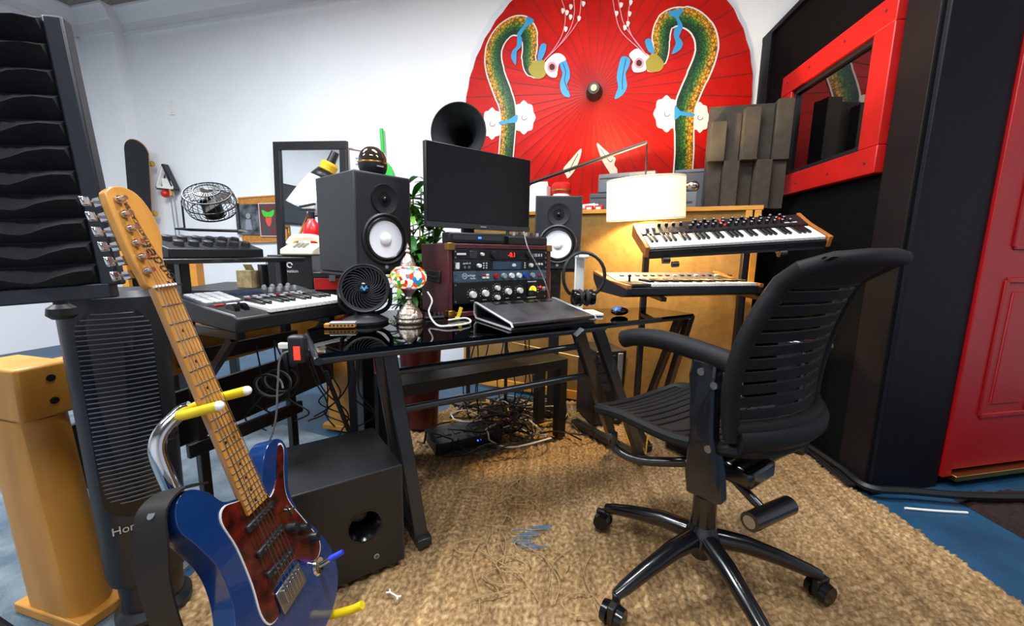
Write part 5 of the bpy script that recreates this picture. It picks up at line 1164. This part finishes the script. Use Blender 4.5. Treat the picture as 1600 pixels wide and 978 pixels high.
lf = [part('leaf', m, plant, leaf) for m in M_LF]
rnd = random.Random(21); stems = []
for i in range(13):
    a = rnd.uniform(0, 6.28); r = rnd.uniform(.03, .12); h_ = rnd.uniform(.85, 1.36)
    P = bez([(.04*math.cos(a), .04*math.sin(a), .44), (.06*math.cos(a), .06*math.sin(a), .7), (r*math.cos(a), r*math.sin(a), h_)], 6); stems.append(P)
    part('stem', mat('stem_green', '#7a7a2a', .5), plant, lambda b: b.tube(P, .004, 6))
used_ = [False, False]
for i in range(290):
    P = rnd.choice(stems); q = P[min(len(P)-1, int(rnd.uniform(.35, 1.0)*len(P)))]
    k = rnd.random() < .4; a = rnd.uniform(0, 6.28)
    M_ = Matrix.Translation(q) @ Matrix.Rotation(a, 4, 'Z') @ Matrix.Rotation(rnd.uniform(-.5, .9), 4, 'X') @ Matrix.Scale(rnd.uniform(.95, 1.5), 4)
    if not used_[k]: used_[k] = True; lf[k].matrix_local = M_
    else: copy(lf[k], plant, M_)
# ================================================================ MIRROR AND THINGS ON THE BACK WALL
RW3 = Matrix((WD, -WN, Vector((0, 0, 1)))).transposed().to_4x4()      # local x along the wall, -y out of it
def onwall(px, py, off): return Matrix.Translation(WALL(px, py, off)) @ RW3
m0 = WALL(428, 222, .08); m1 = WALL(542, 210, .08); mwid = (m1-m0).dot(WD); mtop = (m0.z+m1.z)/2; mh = 1.45
mir = thing('wall_mirror', 'tall black framed mirror leaning on the white wall', 'mirror', Matrix.Translation(m0) @ RW3 @ Matrix.Rotation(math.radians(2.2), 4, 'Y') )
for nm, c_, s_ in (('frame_rail', (mwid/2, 0, -.035), (mwid, .035, .07)), ('frame_rail', (mwid/2, 0, -mh+.035), (mwid, .035, .07)), ('frame_stile', (.035, 0, -mh/2), (.07, .035, mh-.14)), ('frame_stile', (mwid-.035, 0, -mh/2), (.07, .035, mh-.14))):
    part(nm, BLK, mir, lambda b: b.box(c_, s_), bevel=.003)
part('mirror_glass', mat('mirror_silver', '#e8ecee', .01, metal=1), mir, lambda b: b.box((mwid/2, .004, -mh/2), (mwid-.14, .006, mh-.14)))
# a dark panel and picture on the left wall, seen in the mirror
RL3 = Matrix((-LD, -LN, Vector((0, 0, 1)))).transposed().to_4x4()
lw = lambda s, z, off=.03: Matrix.Translation(CORN+LD*s+LN*off+Vector((0, 0, z))) @ RL3
t = thing('wall_panel', 'dark grey fabric panel on the left wall reflected in the mirror', 'acoustic panel', lw(2.2, 1.75))
part('fabric', mat('panel_grey', '#3a3d42', .9), t, lambda b: b.box((0, 0, 0), (1.7, .04, .62)), bevel=.005); part('frame_edge', BLK, t, lambda b: b.box((0, .005, 0), (1.74, .03, .66)))
t = thing('gold_frame', 'gilt picture frame with a colourful print reflected in the mirror', 'picture', lw(2.3, 1.18))
part('frame', GOLD, t, lambda b: [b.box((0, 0, .2), (.7, .04, .06)), b.box((0, 0, -.2), (.7, .04, .06)), b.box((-.33, 0, 0), (.06, .04, .4)), b.box((.33, 0, 0), (.06, .04, .4))], bevel=.01)
part('print', mat('bright_print', '#2f8fa8', .6, col2='#d88a3a', vs=9), t, lambda b: b.box((0, .008, 0), (.62, .01, .36)))
# white closed parasol hanging in front of the mirror
ca, cb_ = D(524, 238, 3.25), D(482, 335, 3.2)
ax = (cb_-ca).normalized(); xx_ = ax.orthogonal().normalized(); CM = Matrix.Translation(ca) @ Matrix((xx_, ax.cross(xx_), ax)).transposed().to_4x4()
wp_ = thing('white_parasol', 'half folded white paper parasol with a yellow collar before the mirror', 'parasol', CM)
cl_ = (cb_-ca).length
part('handle_tip', BLK, wp_, lambda b: b.cyl((0, 0, 0), (0, 0, .1), .03, .035, n=14))
part('collar', mat('yellow_cloth', '#e0b21c', .7), wp_, lambda b: b.lathe([(.05, .09), (.065, .11), (.06, .15), (.07, .16)], 24))
part('pleats', BLK, wp_, lambda b: b.lathe([(.065, .155), (.1, .23)], 24, None, False), solid=.003)
part('canopy', WHITE, wp_, lambda b: [b.v.extend([Vector(((r*(1+.06*(i % 2)))*math.cos(2*math.pi*i/32), (r*(1+.06*(i % 2)))*math.sin(2*math.pi*i/32), z)) for i in range(32)]) for r, z in ((.1, .23), (.14, .38), (.165, .5))]+[b.f.extend([(j*32+i, j*32+(i+1) % 32, (j+1)*32+(i+1) % 32, (j+1)*32+i) for i in range(32)]) for j in range(2)], solid=.002)
part('shaft', OAK, wp_, lambda b: b.cyl((0, 0, .05), (0, 0, .8), .01, n=10))
# cork board with two prints
cb0 = onwall(407, 343, .012)
ck = thing('cork_board', 'small cork board with two pinned prints on the white wall', 'cork board', cb0 @ Matrix.Rotation(math.radians(-2), 4, 'Y'))
kx = (WALL(437, 343)-WALL(377, 343)).length; kz = WALL(407, 308).z-WALL(407, 378).z
part('board', mat('cork', '#b57a35', .9, var=.2, vs=60), ck, lambda b: b.box((0, 0, 0), (kx, .016, kz))); part('frame', OAK, ck, lambda b: [b.box((0, -.004, z), (kx, .02, .012)) for z in (-kz/2, kz/2)]+[b.box((x, -.004, 0), (.012, .02, kz)) for x in (-kx/2, kx/2)])
pr1 = thing('photo_print', 'dark monochrome portrait print pinned on the cork board', 'print', cb0 @ Matrix.Translation((-kx*.3, -.018, 0)))
part('sheet', mat('mono_photo', '#14171b', .5, col2='#6a7078', vs=12), pr1, lambda b: b.box((0, 0, 0), (kx*.6, .002, kz*.68)))
part('figure', mat('photo_grey', '#8b9199', .6), pr1, lambda b: [b.prism([(-.02, -.0), (.04, -.0), (.05, -.1), (-.03, -.1)], .0012, .0016, Matrix.Rotation(math.pi/2, 4, 'X')), b.cyl((.012, -.0011, .035), (.012, -.0018, .035), .028, n=16)])
pr2 = thing('colour_print', 'green and red face painting print pinned on the cork board', 'print', cb0 @ Matrix.Translation((kx*.25, -.018, -.005)))
part('sheet', mat('colour_photo', '#7a1c1c', .5, col2='#1f4a4a', vs=14), pr2, lambda b: b.box((0, 0, 0), (kx*.46, .002, kz*.72)))
part('green_crest', mat('bright_green', '#3fc238', .6), pr2, lambda b: b.prism(smooth([(-.09, .12), (0, .09), (.09, .12), (.07, .05), (0, .02), (-.07, .05)], 3), .0012, .0016, Matrix.Rotation(math.pi/2, 4, 'X') @ Matrix.Scale(.8, 4)))
part('red_face', mat('face_red', '#d8503a', .6), pr2, lambda b: b.prism(smooth([(-.04, .03), (.04, .03), (.035, -.04), (0, -.08), (-.035, -.04)], 3), .0012, .0016, Matrix.Rotation(math.pi/2, 4, 'X') @ Matrix.Scale(.8, 4)))
part('border', WHITE, pr2, lambda b: [b.box((0, -.0012, z), (kx*.46, .001, .006)) for z in (-kz*.36, kz*.36)]+[b.box((x, -.0012, 0), (.006, .001, kz*.72)) for x in (-kx*.23, kx*.23)])
# skateboard hung on the wall
sk0 = WALL(219, 293, .17)
skb = thing('skateboard', 'skateboard with black grip tape hung upright on the white wall', 'skateboard', Matrix.Translation(sk0) @ RW3 @ Matrix.Rotation(math.radians(4), 4, 'Y') @ Matrix.Rotation(math.radians(28), 4, 'Z'))
ska = [(.1*math.cos(a), .34*(1 if math.sin(a) > 0 else -1)+.12*math.sin(a)) for a in [i*2*math.pi/28+.01 for i in range(28)]]
def deck(b, y0, y1, g=1.):
    n = len(ska); P = [(x*g, z*g) for x, z in ska]; bend = lambda z: -.05*max(0, abs(z)-.3)/.15
    b.prism(P, y0, y1, XZ); b.v = [Vector((v.x, v.y+bend(v.z), v.z)) for v in b.v]
part('deck', mat('deck_ply', '#b8863c', .5), skb, lambda b: deck(b, 0, .011)); part('grip_tape', mat('grip', '#202428', .95, bump=.3, bs=300), skb, lambda b: deck(b, -.007, .0005, .985))
for z in (-.25, .25):
    tk = part('truck', STEEL, skb, lambda b: [b.box((0, .03, z), (.05, .035, .06)), b.cyl((-.08, .055, z), (.08, .055, z), .008, n=10)])
    for s in (-1, 1): part('wheel', mat('wheel_yellow', '#c89a34', .5), tk, lambda b: b.cyl((s*.07, .055, z), (s*.1, .055, z), .028, n=18))
th = thing('triangle_hanger', 'white triangular bracket with a red ball and two rods on the wall', 'wall hanger', onwall(258, 276, .06))
part('triangle', WHITE, th, lambda b: [b.beam(p, q, .02, .035, (0, 1, 0)) for p, q in (((-.11, 0, -.1), (.11, 0, -.12)), ((-.11, 0, -.1), (.0, 0, .1)), ((.11, 0, -.12), (.0, 0, .1)))]+[b.box((-.0, .01, -.06), (.12, .008, .09))])
part('dark_edge', DKGREY, th, lambda b: [b.beam(p, q, .02, .05, (0, 1, 0)) for p, q in (((-.12, .012, -.115), (.12, .012, -.135)), ((-.125, .012, -.11), (.0, .012, .12)), ((.125, .012, -.13), (.0, .012, .12)))])
part('dark_bar', BLK, th, lambda b: b.beam((.0, -.012, .12), (.1, -.012, -.1), .016, .02, (0, 1, 0)))
part('red_ball', RW_, th, lambda b: b.ball((-.02, 0, -.17), .04)); part('wood_peg', OAK, th, lambda b: b.cyl((.06, 0, -.12), (.06, 0, -.19), .018, n=10))
for x in (.04, .09): part('rod', STEEL, th, lambda b: b.cyl((x, 0, -.15), (x+.02, 0, -.72), .005, n=8))
sw_ = thing('switch_plate', 'blank white switch plate on the white wall', 'switch', onwall(268, 168, .0045))
part('plate', WHITE, sw_, lambda b: b.box((0, 0, 0), (.075, .008, .14)), bevel=.003); part('screw', STEEL, sw_, lambda b: [b.cyl((0, -.004, z), (0, -.0055, z), .004, n=8) for z in (-.05, .05)])
gd = thing('green_dustpan', 'bright green paddle with a long handle hung on the white wall', 'dustpan', onwall(600, 268, .03))
part('paddle', mat('green_plastic', '#28c23c', .45), gd, lambda b: b.prism(smooth([(-.09, -.12), (-.085, .0), (-.03, .08), (.03, .08), (.085, .0), (.09, -.12), (0, -.16)], 3), -.008, .008, XZ)); part('handle', MATS['green_plastic'], gd, lambda b: b.cyl((0, 0, .05), (-.012, 0, .36), .016, n=10))
# ================================================================ SIDE TABLE, PHONE, BOXES, EXTINGUISHER
TZ = .8125
st = thing('side_table', 'black side table carrying the telephone box and the fire extinguisher', 'table', fr((-1.27, 2.2, .0125), -8))
part('table_top', BLK, st, lambda b: b.box((0, 0, TZ-.0275), (.84, .5, .03)), bevel=.003)
for x in (-.4, .4):
    for y in (-.22, .22): part('leg', BLK, st, lambda b: b.box((x, y, (TZ-.0425)/2), (.04, .04, TZ-.0425)), bevel=.002)
nb = D(455, 445, 2.02)
t = thing('equipment_box', 'black equipment carton with a small white logo under the telephone', 'box', fr((nb.x, nb.y, TZ+.001), -8))
part('carton', BLK, t, lambda b: b.box((0, .09, .085), (.21, .18, .17)), bevel=.003)
part('logo', LEDW, t, lambda b: b.tube([(.0+.012*math.cos(a), -.001, .12+.012*math.sin(a)) for a in [i*.6 for i in range(10)]], .0032, 5)); text('novation', .022, LEDW, t, FACE(.0, -.001, .09))
tp = thing('telephone', 'cream corded telephone on top of the black equipment carton', 'telephone', fr((nb.x+.03, nb.y+.08, TZ+.172), -8))
CRM = mat('cream_plastic', '#e4dcc4', .4)
part('base', CRM, tp, lambda b: b.prism([(-.09, 0), (-.085, .03), (.04, .06), (.085, .05), (.09, 0)], -.08, .08, YZ), bevel=.008)
part('handset', CRM, tp, lambda b: b.tube(bez([(-.085, .05, .055), (-.06, .05, .085), (0, .05, .092), (.06, .05, .085), (.085, .05, .055)], 5), .018, 12)); part('keypad', mat('keypad_grey', '#8e8a80', .5), tp, lambda b: [b.box((.022*i-.022, -.055+.022*j, .042+.0055*j), (.014, .012, .006)) for i in range(3) for j in range(4)])
ex = D(491, 405, 2.32)
t = thing('fire_extinguisher', 'red fire extinguisher with a white label behind the studio monitor', 'fire extinguisher', Matrix.Translation((ex.x, ex.y, TZ+.001)))
EXR = mat('extinguisher_red', '#d0161a', .3)
part('cylinder', EXR, t, lambda b: b.lathe([(.045, 0), (.05, .01), (.05, .3), (.042, .34), (.02, .36), (.016, .375)], 24)); part('valve', BLK, t, lambda b: [b.cyl((0, 0, .372), (0, 0, .41), .018, n=12), b.box((-.02, 0, .42), (.08, .018, .014)), b.box((-.02, 0, .445), (.09, .018, .01), None, Matrix.Rotation(-.2, 3, 'Y'))])
part('label', WHITE, t, lambda b: b.grid(lambda u, v: (.0506*math.sin(-1.0+1.2*u), -.0506*math.cos(-1.0+1.2*u), .16+.12*v), 8, 1)); part('hose', CABLE, t, lambda b: b.tube(bez([(.018, 0, .39), (.06, 0, .38), (.062, 0, .25), (.058, 0, .1)], 5), .008, 8))
rbx = D(515, 455, 2.02)
t = thing('red_toolbox', 'red metal toolbox with a black lid below the studio monitor', 'toolbox', fr((rbx.x+.02, rbx.y+.06, TZ+.001), -8))
part('body', RED, t, lambda b: b.box((0, 0, .03), (.18, .18, .06)), bevel=.004); part('lid', BLK, t, lambda b: b.box((0, 0, .075), (.185, .185, .028)), bevel=.004); part('latch', STEEL, t, lambda b: b.box((0, -.094, .06), (.03, .006, .03)))
# wood framed black gobo behind the stand
g1, g2 = D(196, 388, 2.45), D(304, 388, 2.45)
gb = thing('gobo_panel', 'low black acoustic screen in a yellow wood frame behind the keyboard stand', 'acoustic panel', Matrix.Translation((g1.x, g1.y, 0.0125)))
gw_ = g2.x-g1.x; gz_ = 1.0
part('fabric', M_BOOTH, gb, lambda b: b.box((gw_/2, .01, gz_/2), (gw_-.03, .03, gz_-.04))); part('top_rail', PINE, gb, lambda b: b.box((gw_/2, 0, gz_), (gw_+.04, .06, .035)), bevel=.002)
for x in (0, gw_): part('post', PINE, gb, lambda b: b.box((x, 0, gz_/2-.01), (.04, .06, gz_-.022)), bevel=.002)
# wire cage fan on the desktop synth
wf = TM[mix.name] @ Vector((.2, .12, .092))
wfan = thing('wire_fan', 'small black wire cage fan tilted upward on the desktop synth', 'fan', fr(wf, -20))
WFM = Matrix.Translation((0, 0, .105)) @ Matrix.Rotation(math.radians(38), 4, 'X') @ Matrix.Rotation(math.radians(0), 4, 'Y')
R0 = .08
part('cage_ring', BLKM, wfan, lambda b: [b.tube([WFM @ Vector((R0*f*math.cos(a), R0*f*math.sin(a), z)) for a in [i*2*math.pi/36 for i in range(36)]], .0028, 6, True) for f, z in ((1, 0), (.9, .035), (.5, .045), (.9, -.035), (.45, -.05))])
wr = part('cage_wire', BLKM, wfan, lambda b: b.tube(bez([(.02, 0, .047), (.05, 0, .044), (.072, 0, .035), (.08, 0, 0), (.072, 0, -.035), (.044, 0, -.05)], 3), .0011, 4))
for i in range(28):
    o = wr if i == 0 else copy(wr, wfan)
    o.matrix_local = WFM @ Matrix.Rotation(i*2*math.pi/28, 4, 'Z')
part('motor', BLK, wfan, lambda b: b.cyl(WFM @ Vector((0, 0, -.05)), WFM @ Vector((0, 0, .0)), .032, n=18))
part('blade', mat('blade_brown', '#3a3330', .5), wfan, lambda b: [b.beam(WFM @ Vector((.01*math.cos(a), .01*math.sin(a), .01)), WFM @ Vector((.065*math.cos(a), .065*math.sin(a), .01)), .045, .003, WFM.to_3x3() @ Vector((.5*math.sin(a), -.5*math.cos(a), .85))) for a in (.3, 1.87, 3.44, 5.01)])
part('leg_frame', BLKM, wfan, lambda b: [b.tube([(s*.085, 0, .105), (s*.085, .0, .01), (s*.09, -.06, .004)], .0035, 6) for s in (-1, 1)]+[b.tube([(-.09, -.06, .004), (-.09, .06, .004), (.09, .06, .004), (.09, -.06, .004)], .0035, 6, True)])
# ================================================================ UNDER THE DESK
pc = thing('computer_tower', 'black computer tower with a silver lit front strip under the desk', 'computer', fr((.565, 2.22, .004), -14))
part('case', BLK, pc, lambda b: b.box((0, .105, .245), (.19, .25, .44)), bevel=.006); part('front_strip', SILVER, pc, lambda b: b.box((.055, -.023, .25), (.03, .008, .4)), bevel=.002)
part('drive_bay', DKGREY, pc, lambda b: [b.box((-.03, -.022, .42-.055*i), (.11, .006, .04)) for i in range(4)], bevel=.002)
for z in (.14, .18): part('power_light', LEDB, pc, lambda b: b.cyl((.055, -.028, z), (.055, -.03, z), .004, n=10))
for x in (-.07, .07):
    for y in (.02, .2): part('foot', BLK, pc, lambda b: b.cyl((x, y, 0.024), (x, y, .027), .014, n=10))
fb = Z(735, 700, .03)
pw = thing('power_conditioner', 'long black power box with two blue lights on the rug among cables', 'power box', fr((fb.x, fb.y, .028), -28))
part('case', BLK, pw, lambda b: b.box((0, .1, .03), (.36, .2, .055)), bevel=.004)
for x in (.04, .06): part('light', LEDB, pw, lambda b: b.cyl((x, 0, .035), (x, -.003, .035), .004, n=10))
part('socket', DKGREY, pw, lambda b: [b.box((-.14+.05*i, .1, .059), (.035, .05, .004)) for i in range(6)])
rnd = random.Random(40)
OBS = []
def obst(M, lo, hi, mode): OBS.append((M.inverted(), M, Vector(lo), Vector(hi), mode))
obst(TM[pw.name], (-.18, -.004, 0), (.18, .2, .062), 'over'); obst(TM[pc.name], (-.095, -.03, 0), (.095, .23, .47), 'out')
obst(Matrix.Translation((aend.x, aend.y, 0)), (-.12, -.12, 0), (.12, .12, .052), 'over'); obst(Matrix.Translation((aend.x, aend.y, 0)), (-.012, -.012, 0), (.012, .012, 2), 'out')
obst(Matrix.Translation((e0.x, e0.y+.07, 0)), (-.12, -.12, 0), (.12, .12, .058), 'over'); obst(Matrix.Translation((e0.x, e0.y+.07, 0)), (-.016, -.016, 0), (.016, .016, 1), 'out')
for q_, z_ in ((c1, az1), (c2, 4)):
    m_ = fr((q_.x, q_.y, .027), z_); obst(m_, (-.1, -.03, -.03), (.1, .17, .022), 'over'); obst(m_, (-.03, -.03, -.03), (.03, .03, .9), 'out')
for x in (.025, bl_-.025):
    for y in (.025, .215): obst(TM[bench.name], (x-.025, y-.025, -.03), (x+.025, y+.025, .39), 'out')
obst(TM[bench.name], (0, 0, .38), (bl_, .24, .45), 'out')
for o_ in [o for t_ in (desk, ks) for o in t_.children if o.name.startswith(('foot', 'leg', 'cross', 'column'))]+[o for o in kst.children if o.name.startswith(('cross', 'post', 'foot'))]+[o for o in con.children if o.name.startswith(('apron', 'lower_b', 'panel', 'leg_'))]:
    m_ = TM[o_.name] @ Matrix.Translation(o_.location); vs_ = [v.co for v in o_.data.vertices]
    obst(m_, [min(v[i] for v in vs_) for i in range(3)], [max(v[i] for v in vs_) for i in range(3)], 'out' if not o_.name.startswith('foot') else 'over') if not (o_.parent in (desk,) and not o_.name.startswith('foot')) else None
def clear(P, r):
    for _ in range(8):
        for i, p in enumerate(P):
            for mi, m_, lo, hi, mode in OBS:
                q = mi @ p; g = r+.01
                if all(lo[k]-g < q[k] < hi[k]+g for k in range(3)):
                    if mode == 'over': q.z = hi.z+g
                    else:
                        c_ = [(q.x-lo.x+g, 0, lo.x-g), (hi.x+g-q.x, 0, hi.x+g), (q.y-lo.y+g, 1, lo.y-g), (hi.y+g-q.y, 1, hi.y+g)]; _d, ax_, val = min(c_); q[ax_] = val
                    p = P[i] = m_ @ q
            if p.z < .03+r and p.x > -.9 and p.y > 1.85: P[i] = Vector((p.x, p.y, .03+r))
    return P
def free(pts, r, n=4):                                     # does the laid-out cable stay out of every obstacle?
    P = clear(bez(pts, n*3), r)
    for a, b in zip(P, P[1:]):
        for k in range(5):
            p = a.lerp(b, k/5)
            for mi, m_, lo, hi, mode in OBS:
                q = mi @ p
                if all(lo[j]-r-.001 < q[j] < hi[j]+r+.001 for j in range(3)): return False
    return True
def cable(label, group, pts, r, m, cat='cable', name='cable', n=4):
    P = bez(pts, n*3)
    if 1.2 < P[0].y < 2.7 and P[0].z < .72: P = clear(P, r)
    o = part(name, m, None, lambda b: b.tube(P, r, 6)); return tag(o, label, cat, group)
TG = 'tangled cables on the rug under the desk'
for i in range(34):
    for _try in range(60):
        c_ = Vector((rnd.uniform(-.3, .32), rnd.uniform(1.95, 2.45), 0)); c_.y = c_.y+.35*c_.x*.5
        P = []; a = rnd.uniform(0, 6.28); r = rnd.uniform(.05, .2)
        for k in range(rnd.randint(5, 9)):
            a += rnd.uniform(.5, 1.3); P.append(c_+Vector((r*math.cos(a)*rnd.uniform(.6, 1.3), r*.7*math.sin(a), rnd.uniform(.03, .11))))
        if free(P, .005): break
    m = CABLE if i % 6 else (CABLEG, CABLEY, CABLEW)[i//6 % 3]
    lab = {CABLE: 'thin black cable in the tangle under the desk', CABLEG: 'grey cable in the tangle under the desk', CABLEY: 'yellow cable in the tangle under the desk', CABLEW: 'white cable in the tangle under the desk'}[m]
    cable(lab, TG, P, rnd.uniform(.003, .005), m)
for i in range(8):
    x = .42*rnd.random()-.3; y = 2.16+.55*x+rnd.uniform(.0, .12)
    cable('black cable hanging from the desk rear to the tangle below', 'cables hanging behind the desk', [(x, y, .70), (x+rnd.uniform(-.05, .05), y, .5), (x+rnd.uniform(-.1, .1), y+.02, .25), (x+rnd.uniform(-.1, .1), y, .05)], .0035, CABLE)
for i, (a, b_) in enumerate((((700, 690), (800, 672)), ((652, 690), (790, 690)))):
    p, q = Z(*a, .035), Z(*b_, .035); m_ = (p+q)/2+Vector((.02, -.1-.03*i, -.005))
    cable('black power cable looping out of the tangle onto the rug, ' + ('shorter loop' if i else 'longer loop'), TG, [p, (p+m_)/2, m_, (q+m_)/2, q], .005, CABLE)
yc = [Z(745, 655, .05), Z(790, 668, .035), Z(850, 662, .035), Z(905, 645, .04)]
cable('yellow cable curving across the rug beside the bench legs', None, yc, .0045, CABLEY)
cable('pale cable strung across behind the desk tubes', None, [D(800, 535, 2.25), D(860, 548, 2.25), D(925, 562, 2.25)], .004, mat('cable_cream', '#c8a868', .5))
yc2 = [Z(980, 560, .5), Z(974, 640, .2), Z(982, 690, .05), Z(1005, 712, .035), Z(1012, 690, .04)]
cable('yellow cable hanging beside the silver computer strip', None, yc2, .004, CABLEY)
# cables around the keyboard stand
HG = 'cables hanging around the keyboard stand'
for i in range(12):
    for _try in range(60):
        x0 = rnd.uniform(380, 600); y0_ = rnd.uniform(525, 560); d_ = rnd.uniform(1.42, 1.6)
        p = D(x0, y0_, d_); q = D(x0+rnd.uniform(-60, 60), rnd.uniform(640, 700), d_+.05); m_ = (p+q)/2+Vector((rnd.uniform(-.12, .12), 0, -.06))
        P = [p, p.lerp(m_, .5)+Vector((rnd.uniform(-.04, .04), 0, -.03)), m_, m_.lerp(q, .6)+Vector((rnd.uniform(-.08, .08), 0, 0)), q]
        if free(P, .003): break
    cable('thin black cable hanging in loops below the keyboard stand', HG, P, .003, CABLE)
for i in range(2):
    c_ = D(418, 606, 1.35)
    cable(('grey cable coil hung on the keyboard stand', 'black cable coil hung on the keyboard stand')[i], HG, [c_+Vector((.055*math.cos(a+i)*(1+.05*i), .008*a, .045*math.sin(a+i))) for a in [k*.6 for k in range(22)]], .0035, CABLE if i else CABLEG, 'cable coil', 'cable_coil', 3)
cable('thick black cable bundle running down beside the subwoofer', None, [D(508, 580, 1.5), D(520, 610, 1.5), D(540, 660, 1.5), D(552, 690, 1.52)], .009, CABLE)
cable('long grey cable hanging from the pad controller', None, [D(472, 546, 1.32), D(440, 555, 1.32), D(434, 600, 1.33), D(430, 660, 1.35), D(410, 720, 1.36)], .0035, CABLEG)
uh = D(466, 545, 1.03)
t = thing('usb_hub', 'black device with a red label clipped at the left end of the glass desk', 'usb hub', Matrix.Translation(uh))
part('body', BLK, t, lambda b: b.box((0, 0, 0), (.045, .03, .075)), bevel=.008); part('red_label', LEDR, t, lambda b: b.box((.004, -.0155, -.008), (.016, .001, .036))); part('plug', WHITE, t, lambda b: b.box((-.035, 0, .008), (.03, .014, .016)), bevel=.003)
# ================================================================ SMALL THINGS ON THE DESK
wc_ = [None, None, None, None, Z(702, 509, DZ+.007), Z(734, 504, DZ+.007), Z(728, 497, DZ+.006), Z(700, 500, DZ+.006)]
wc_ = [D(668, 456, 1.57), D(675, 470, 1.55), D(670, 488, 1.52), Z(682, 507, DZ+.007)]+wc_[4:]
cable('white cable looping over the desk in front of the maroon rack', None, wc_, .0035, CABLEW)
t = thing('cable_tag', 'yellow tag on the white cable in front of the rack', 'tag', fr(Z(718, 497, DZ+.003), -31))
part('tag', YEL, t, lambda b: b.box((0, 0, .022), (.014, .003, .045), None, Matrix.Rotation(.35, 3, 'Y'))); part('tie', YEL, t, lambda b: b.tube([(-.01+.008*math.cos(a), .008*math.sin(a), .004) for a in [i*.7 for i in range(9)]], .0018, 5, True))
t = thing('cable_clip', 'grey cable organiser clip on the desk beside the maroon rack', 'cable clip', fr(Z(679, 497, DZ+.0005), -31))
part('strip', DKGREY, t, lambda b: b.box((0, 0, .004), (.08, .02, .008)), bevel=.002)
for i in range(5): part('tooth', DKGREY, t, lambda b: b.cyl((-.034+.017*i, 0, .007), (-.034+.017*i, 0, .022), .0055, .0045, n=10))
t = thing('harmonica', 'small wood and silver harmonica on the glass desk below the pad controller', 'harmonica', fr(Z(532, 512, DZ+.0005), -10))
part('wood_body', OAK, t, lambda b: b.box((0, 0, .009), (.1, .028, .014)), bevel=.002); part('cover_plate', SILVER, t, lambda b: b.box((0.01, 0, .0185), (.085, .03, .006)), bevel=.002); part('hole', BLK, t, lambda b: [b.box((-.03+.012*i, -.0145, .01), (.006, .001, .006)) for i in range(7)])
cable('black cable draped over the front of the rack', None, [D(818, 362, 1.78), D(826, 390, 1.74), D(845, 425, 1.78), D(856, 455, 1.8), D(858, 474, 1.84)], .0025, CABLEG)
# ================================================================ FLOOR BITS
bw = [c0+Vector((-.02, 0, 0))+BN*.03-BD*-.35, c0+BN*.03+BD*.12, c0+BN*.02-BD*.03, c0+dd*.12+dn2*.08, c0+dd*.4+dn2*.17, c0+dd*.9+dn2*.25, c0+dd*1.5+dn2*.3]
cable('thick black cable snaking round the booth corner to the doormat', None, [Vector((p.x, p.y, .047)) for p in bw], .016, CABLE)
for i in range(3):
    cable('thin black cable along the foot of the booth wall', 'cables along the booth wall', [Vector((p.x, p.y, .032)) for p in (c0+BD*.85+BN*(.02+.014*i), c0+BD*.5+BN*(.03+.016*i), c0+BD*.2+BN*(.035+.016*i), c0+BN*(.05+.014*i))], .006, CABLE)
cable('thin white cable beside the thick black cable near the doormat', None, [Vector((p.x, p.y, .006)) for p in (c0+dd*.04+dn2*.12, c0+dd*.14+dn2*.155, c0+dd*.26+dn2*.19)], .005, CABLEW)
t = thing('plastic_clip', 'tiny white plastic clip lying on the rug', 'clip', fr(Z(615, 930, .027), 30))
part('bar', WHITE, t, lambda b: b.cyl((-.015, 0, .003), (.015, 0, .003), .0025, n=8))
for s in (-1, 1): part('end', WHITE, t, lambda b: [b.cyl((s*.015, 0, .003), (s*.023, .007, .003), .0025, n=8), b.cyl((s*.015, 0, .003), (s*.023, -.007, .003), .0025, n=8)])

tb = Vector((-1.36, 2.06, 0))
t = thing('tan_box', 'small olive tan carton on the side table behind the pad controller knobs', 'box', fr((tb.x, tb.y, TZ+.001), 12))
part('carton', mat('olive_card', '#8a7a56', .8, var=.3, vs=30), t, lambda b: b.box((0, 0, .045), (.09, .07, .09)), bevel=.002); part('flap', MATS['olive_card'], t, lambda b: b.box((.02, -.02, .105), (.05, .003, .035), None, Matrix.Rotation(.5, 3, 'X')))
tb = Vector((-1.272, 2.05, 0))
t = thing('pen_cup', 'square black cup standing beside the black equipment carton', 'cup', fr((tb.x, tb.y, TZ+.001), -8))
part('cup', BLK, t, lambda b: b.lathe([(.028, 0), (.034, .12), (.03, .12), (.026, .01), (.0005, .008)], 4), sharp=20); part('pen', SILVER, t, lambda b: b.cyl((0, 0, .012), (.012, 0, .15), .004, n=8))
rb_ = Z(607, 632, .0)
t = thing('red_bin', 'small red bin on the blue floor behind the oak console leg', 'bin', Matrix.Translation((rb_.x-.08, rb_.y+.2, .001)))
part('bin', EXR, t, lambda b: b.lathe([(.07, 0), (.09, .24), (.084, .24), (.066, .01), (.0005, .008)], 24)); part('rim', EXR, t, lambda b: b.tube([(.09*math.cos(a), .09*math.sin(a), .24) for a in [i*.2618 for i in range(24)]], .005, 6, True))
